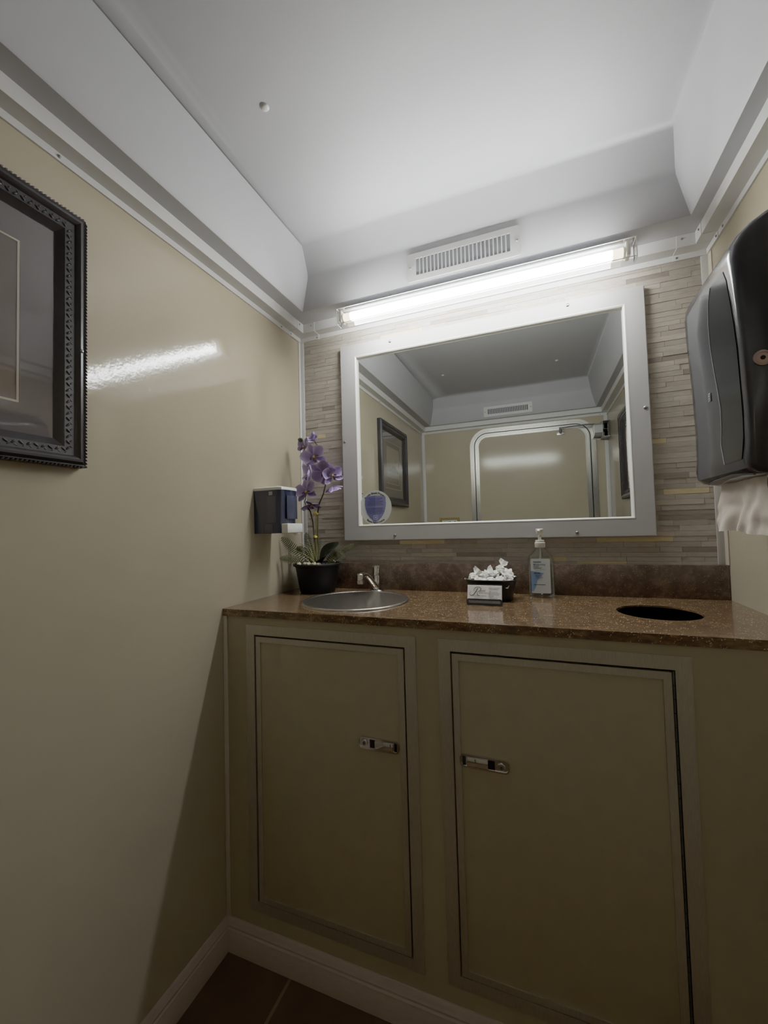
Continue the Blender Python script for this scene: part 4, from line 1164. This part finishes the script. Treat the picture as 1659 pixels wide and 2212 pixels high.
def pump(b):
    b.cyl((bc[0], bc[1], 1.0272), (bc[0], bc[1], 1.046), .0042, None, PUMPW, 14)
    b.lathe([(.0065, 1.043), (.0085, 1.0465), (.0092, 1.0505), (.0100, 1.0535), (.0100, 1.0580), (.009, 1.059), (.0001, 1.059)], (bc[0], bc[1], 0), PUMPW, 24)
    b.tube([(bc[0]+.002, bc[1]-.004, 1.0555), (bc[0]-.002, bc[1]-.018, 1.0555), (bc[0]-.003, bc[1]-.024, 1.0515)], [.0042, .0036, .003], PUMPW, 10)
simple('pump', pump, PUMPW, bt)
simple('dip_tube', lambda b: b.cyl((bc[0], bc[1], .876), (bc[0], bc[1], 1.005), .0022, None, PUMPW, 8), PUMPW, bt)

# ================================================================== THINGS ON THE DOOR WALL (seen in the mirror)
cl = thing('door_closer', (1.19, -L, 1.60), 'grey box door closer with a thin arm, seen in the mirror', 'door closer')
YF = -L+.0005
simple('closer_body', lambda b: b.prism([(YF+.016, 1.618), (YF+.016, 1.694), (YF+.075, 1.694), (YF+.098, 1.680), (YF+.098, 1.632), (YF+.075, 1.618)], 'yz', 1.150, 1.192, GREY), GREY, cl, 20)
def brk(b):
    b.box((1.146, YF, 1.604), (1.236, YF+.003, 1.706), GREY)
    b.box((1.192, YF, 1.604), (1.2365, YF+.098, 1.6075), GREY, .0006)
    b.box((1.192, YF, 1.703), (1.2365, YF+.098, 1.7065), GREY, .0006)
    b.box((1.192, YF+.003, 1.606), (1.1955, YF+.098, 1.704), GREY)
    b.box((1.192, YF+.003, 1.652), (1.226, YF+.096, 1.654), GREYD)
simple('bracket', brk, GREY, cl, 20)
simple('arm', lambda b: b.tube([(1.160, YF+.060, 1.695), (1.10, YF+.055, 1.700), (1.02, YF+.045, 1.700), (.955, YF+.036, 1.697)], .0045, GREYD, 8), GREYD, cl, 60)
def shoe(b):
    b.box((.935, -L+.0065, 1.658), (.982, -L+.0095, 1.680), ALU2, .001)
    b.cyl((.957, -L+.020, 1.668), (.957, -L+.020, 1.706), .008, None, GREYD, 14)
    b.box((.950, -L+.009, 1.665), (.964, -L+.024, 1.676), GREYD)
simple('door_shoe', shoe, ALU2, cl)
for x in (.941, .976):
    simple('screw', lambda b: screw_head(b, (x, -L+.0095, 1.669), (0, 1, 0), .003), SCREW, cl)
for zz in (1.640, 1.672):
    simple('screw', lambda b: screw_head(b, (1.184, YF+.098, zz), (0, 1, 0), .002), SCREW, cl)

sg = thing('flush_sign', (.19, -L, 1.035), 'white sign with yellow and black hazard border, seen in the mirror', 'sign')
gx0, gx1, gz0, gz1 = .118, .264, 1.030, 1.131
simple('sign_plate', lambda b: b.box((gx0, -L+.0004, gz0), (gx1, -L+.0018, gz1), INK), INK, sg, 0)
def haz(b):
    y = -L+.0021; w_ = .0175
    def clip(u0, u1, w0, w1):
        # parallelogram stripes clipped to a rectangle by fine columns
        n = int((u1-u0)/.0009)
        for k in range(n):
            a = u0+(u1-u0)*k/n; c = u0+(u1-u0)*(k+1)/n
            s_ = .0125
            j = math.floor((w0-a)/s_)-1
            while j*s_+a < w1:
                lo = max(w0, j*s_+a); hi = min(w1, j*s_+a+s_*.5)
                if hi > lo: b.face([(a, y, lo), (c, y, lo), (c, y, hi), (a, y, hi)], YEL)
                j += 1
    clip(gx0+.001, gx1-.001, gz1-w_, gz1-.001); clip(gx0+.001, gx1-.001, gz0+.001, gz0+w_)
    clip(gx0+.001, gx0+w_, gz0+w_, gz1-w_); clip(gx1-w_, gx1-.001, gz0+w_, gz1-w_)
simple('hazard_border', haz, YEL, sg, 0)
simple('sign_face', lambda b: b.box((gx0+.018, -L+.0018, gz0+.018), (gx1-.018, -L+.0023, gz1-.0175), LABELW), LABELW, sg, 0)
simple('lettering', lambda b: b.text('To Flush', .027, ((gx0+gx1)/2, -L+.0026, gz1-.044), (-1, 0, 0), (0, 0, 1), INK, bold=.0006), INK, sg, 0)

# ================================================================== CAMERA, WORLD, LOOK
cx, cy, cz, yaw, pitch, roll, f = .7974, -1.2686, 1.0753, .3643, .0377, -.0274, 873.1
F = V((-math.sin(yaw)*math.cos(pitch), math.cos(yaw)*math.cos(pitch), math.sin(pitch)))
Rr = F.cross(V((0, 0, 1))).normalized(); U = Rr.cross(F)
R2 = Rr*math.cos(roll)+U*math.sin(roll); U2 = U*math.cos(roll)-Rr*math.sin(roll)
cam = bpy.data.cameras.new('camera'); co = bpy.data.objects.new('camera', cam); COL.objects.link(co)
M = Matrix((R2, U2, -F)).transposed().to_4x4(); M.translation = V((cx, cy, cz)); co.matrix_world = M
cam.sensor_fit = 'VERTICAL'; cam.sensor_height = 24; cam.lens = f/2212*24; cam.clip_start = .01
sc.camera = co
w = bpy.data.worlds.new('world'); sc.world = w; w.use_nodes = True
w.node_tree.nodes['Background'].inputs['Color'].default_value = (.6, .6, .62, 1)
w.node_tree.nodes['Background'].inputs['Strength'].default_value = .0
sc.view_settings.view_transform = 'AgX'
sc.view_settings.look = 'None'
sc.view_settings.exposure = -0.38
sc.view_settings.gamma = 1.45
sc.cycles.max_bounces = 10; sc.cycles.diffuse_bounces = 5; sc.cycles.glossy_bounces = 5; sc.cycles.transparent_max_bounces = 16
sc.cycles.sample_clamp_indirect = 6
sc.cycles.adaptive_threshold = 0.02
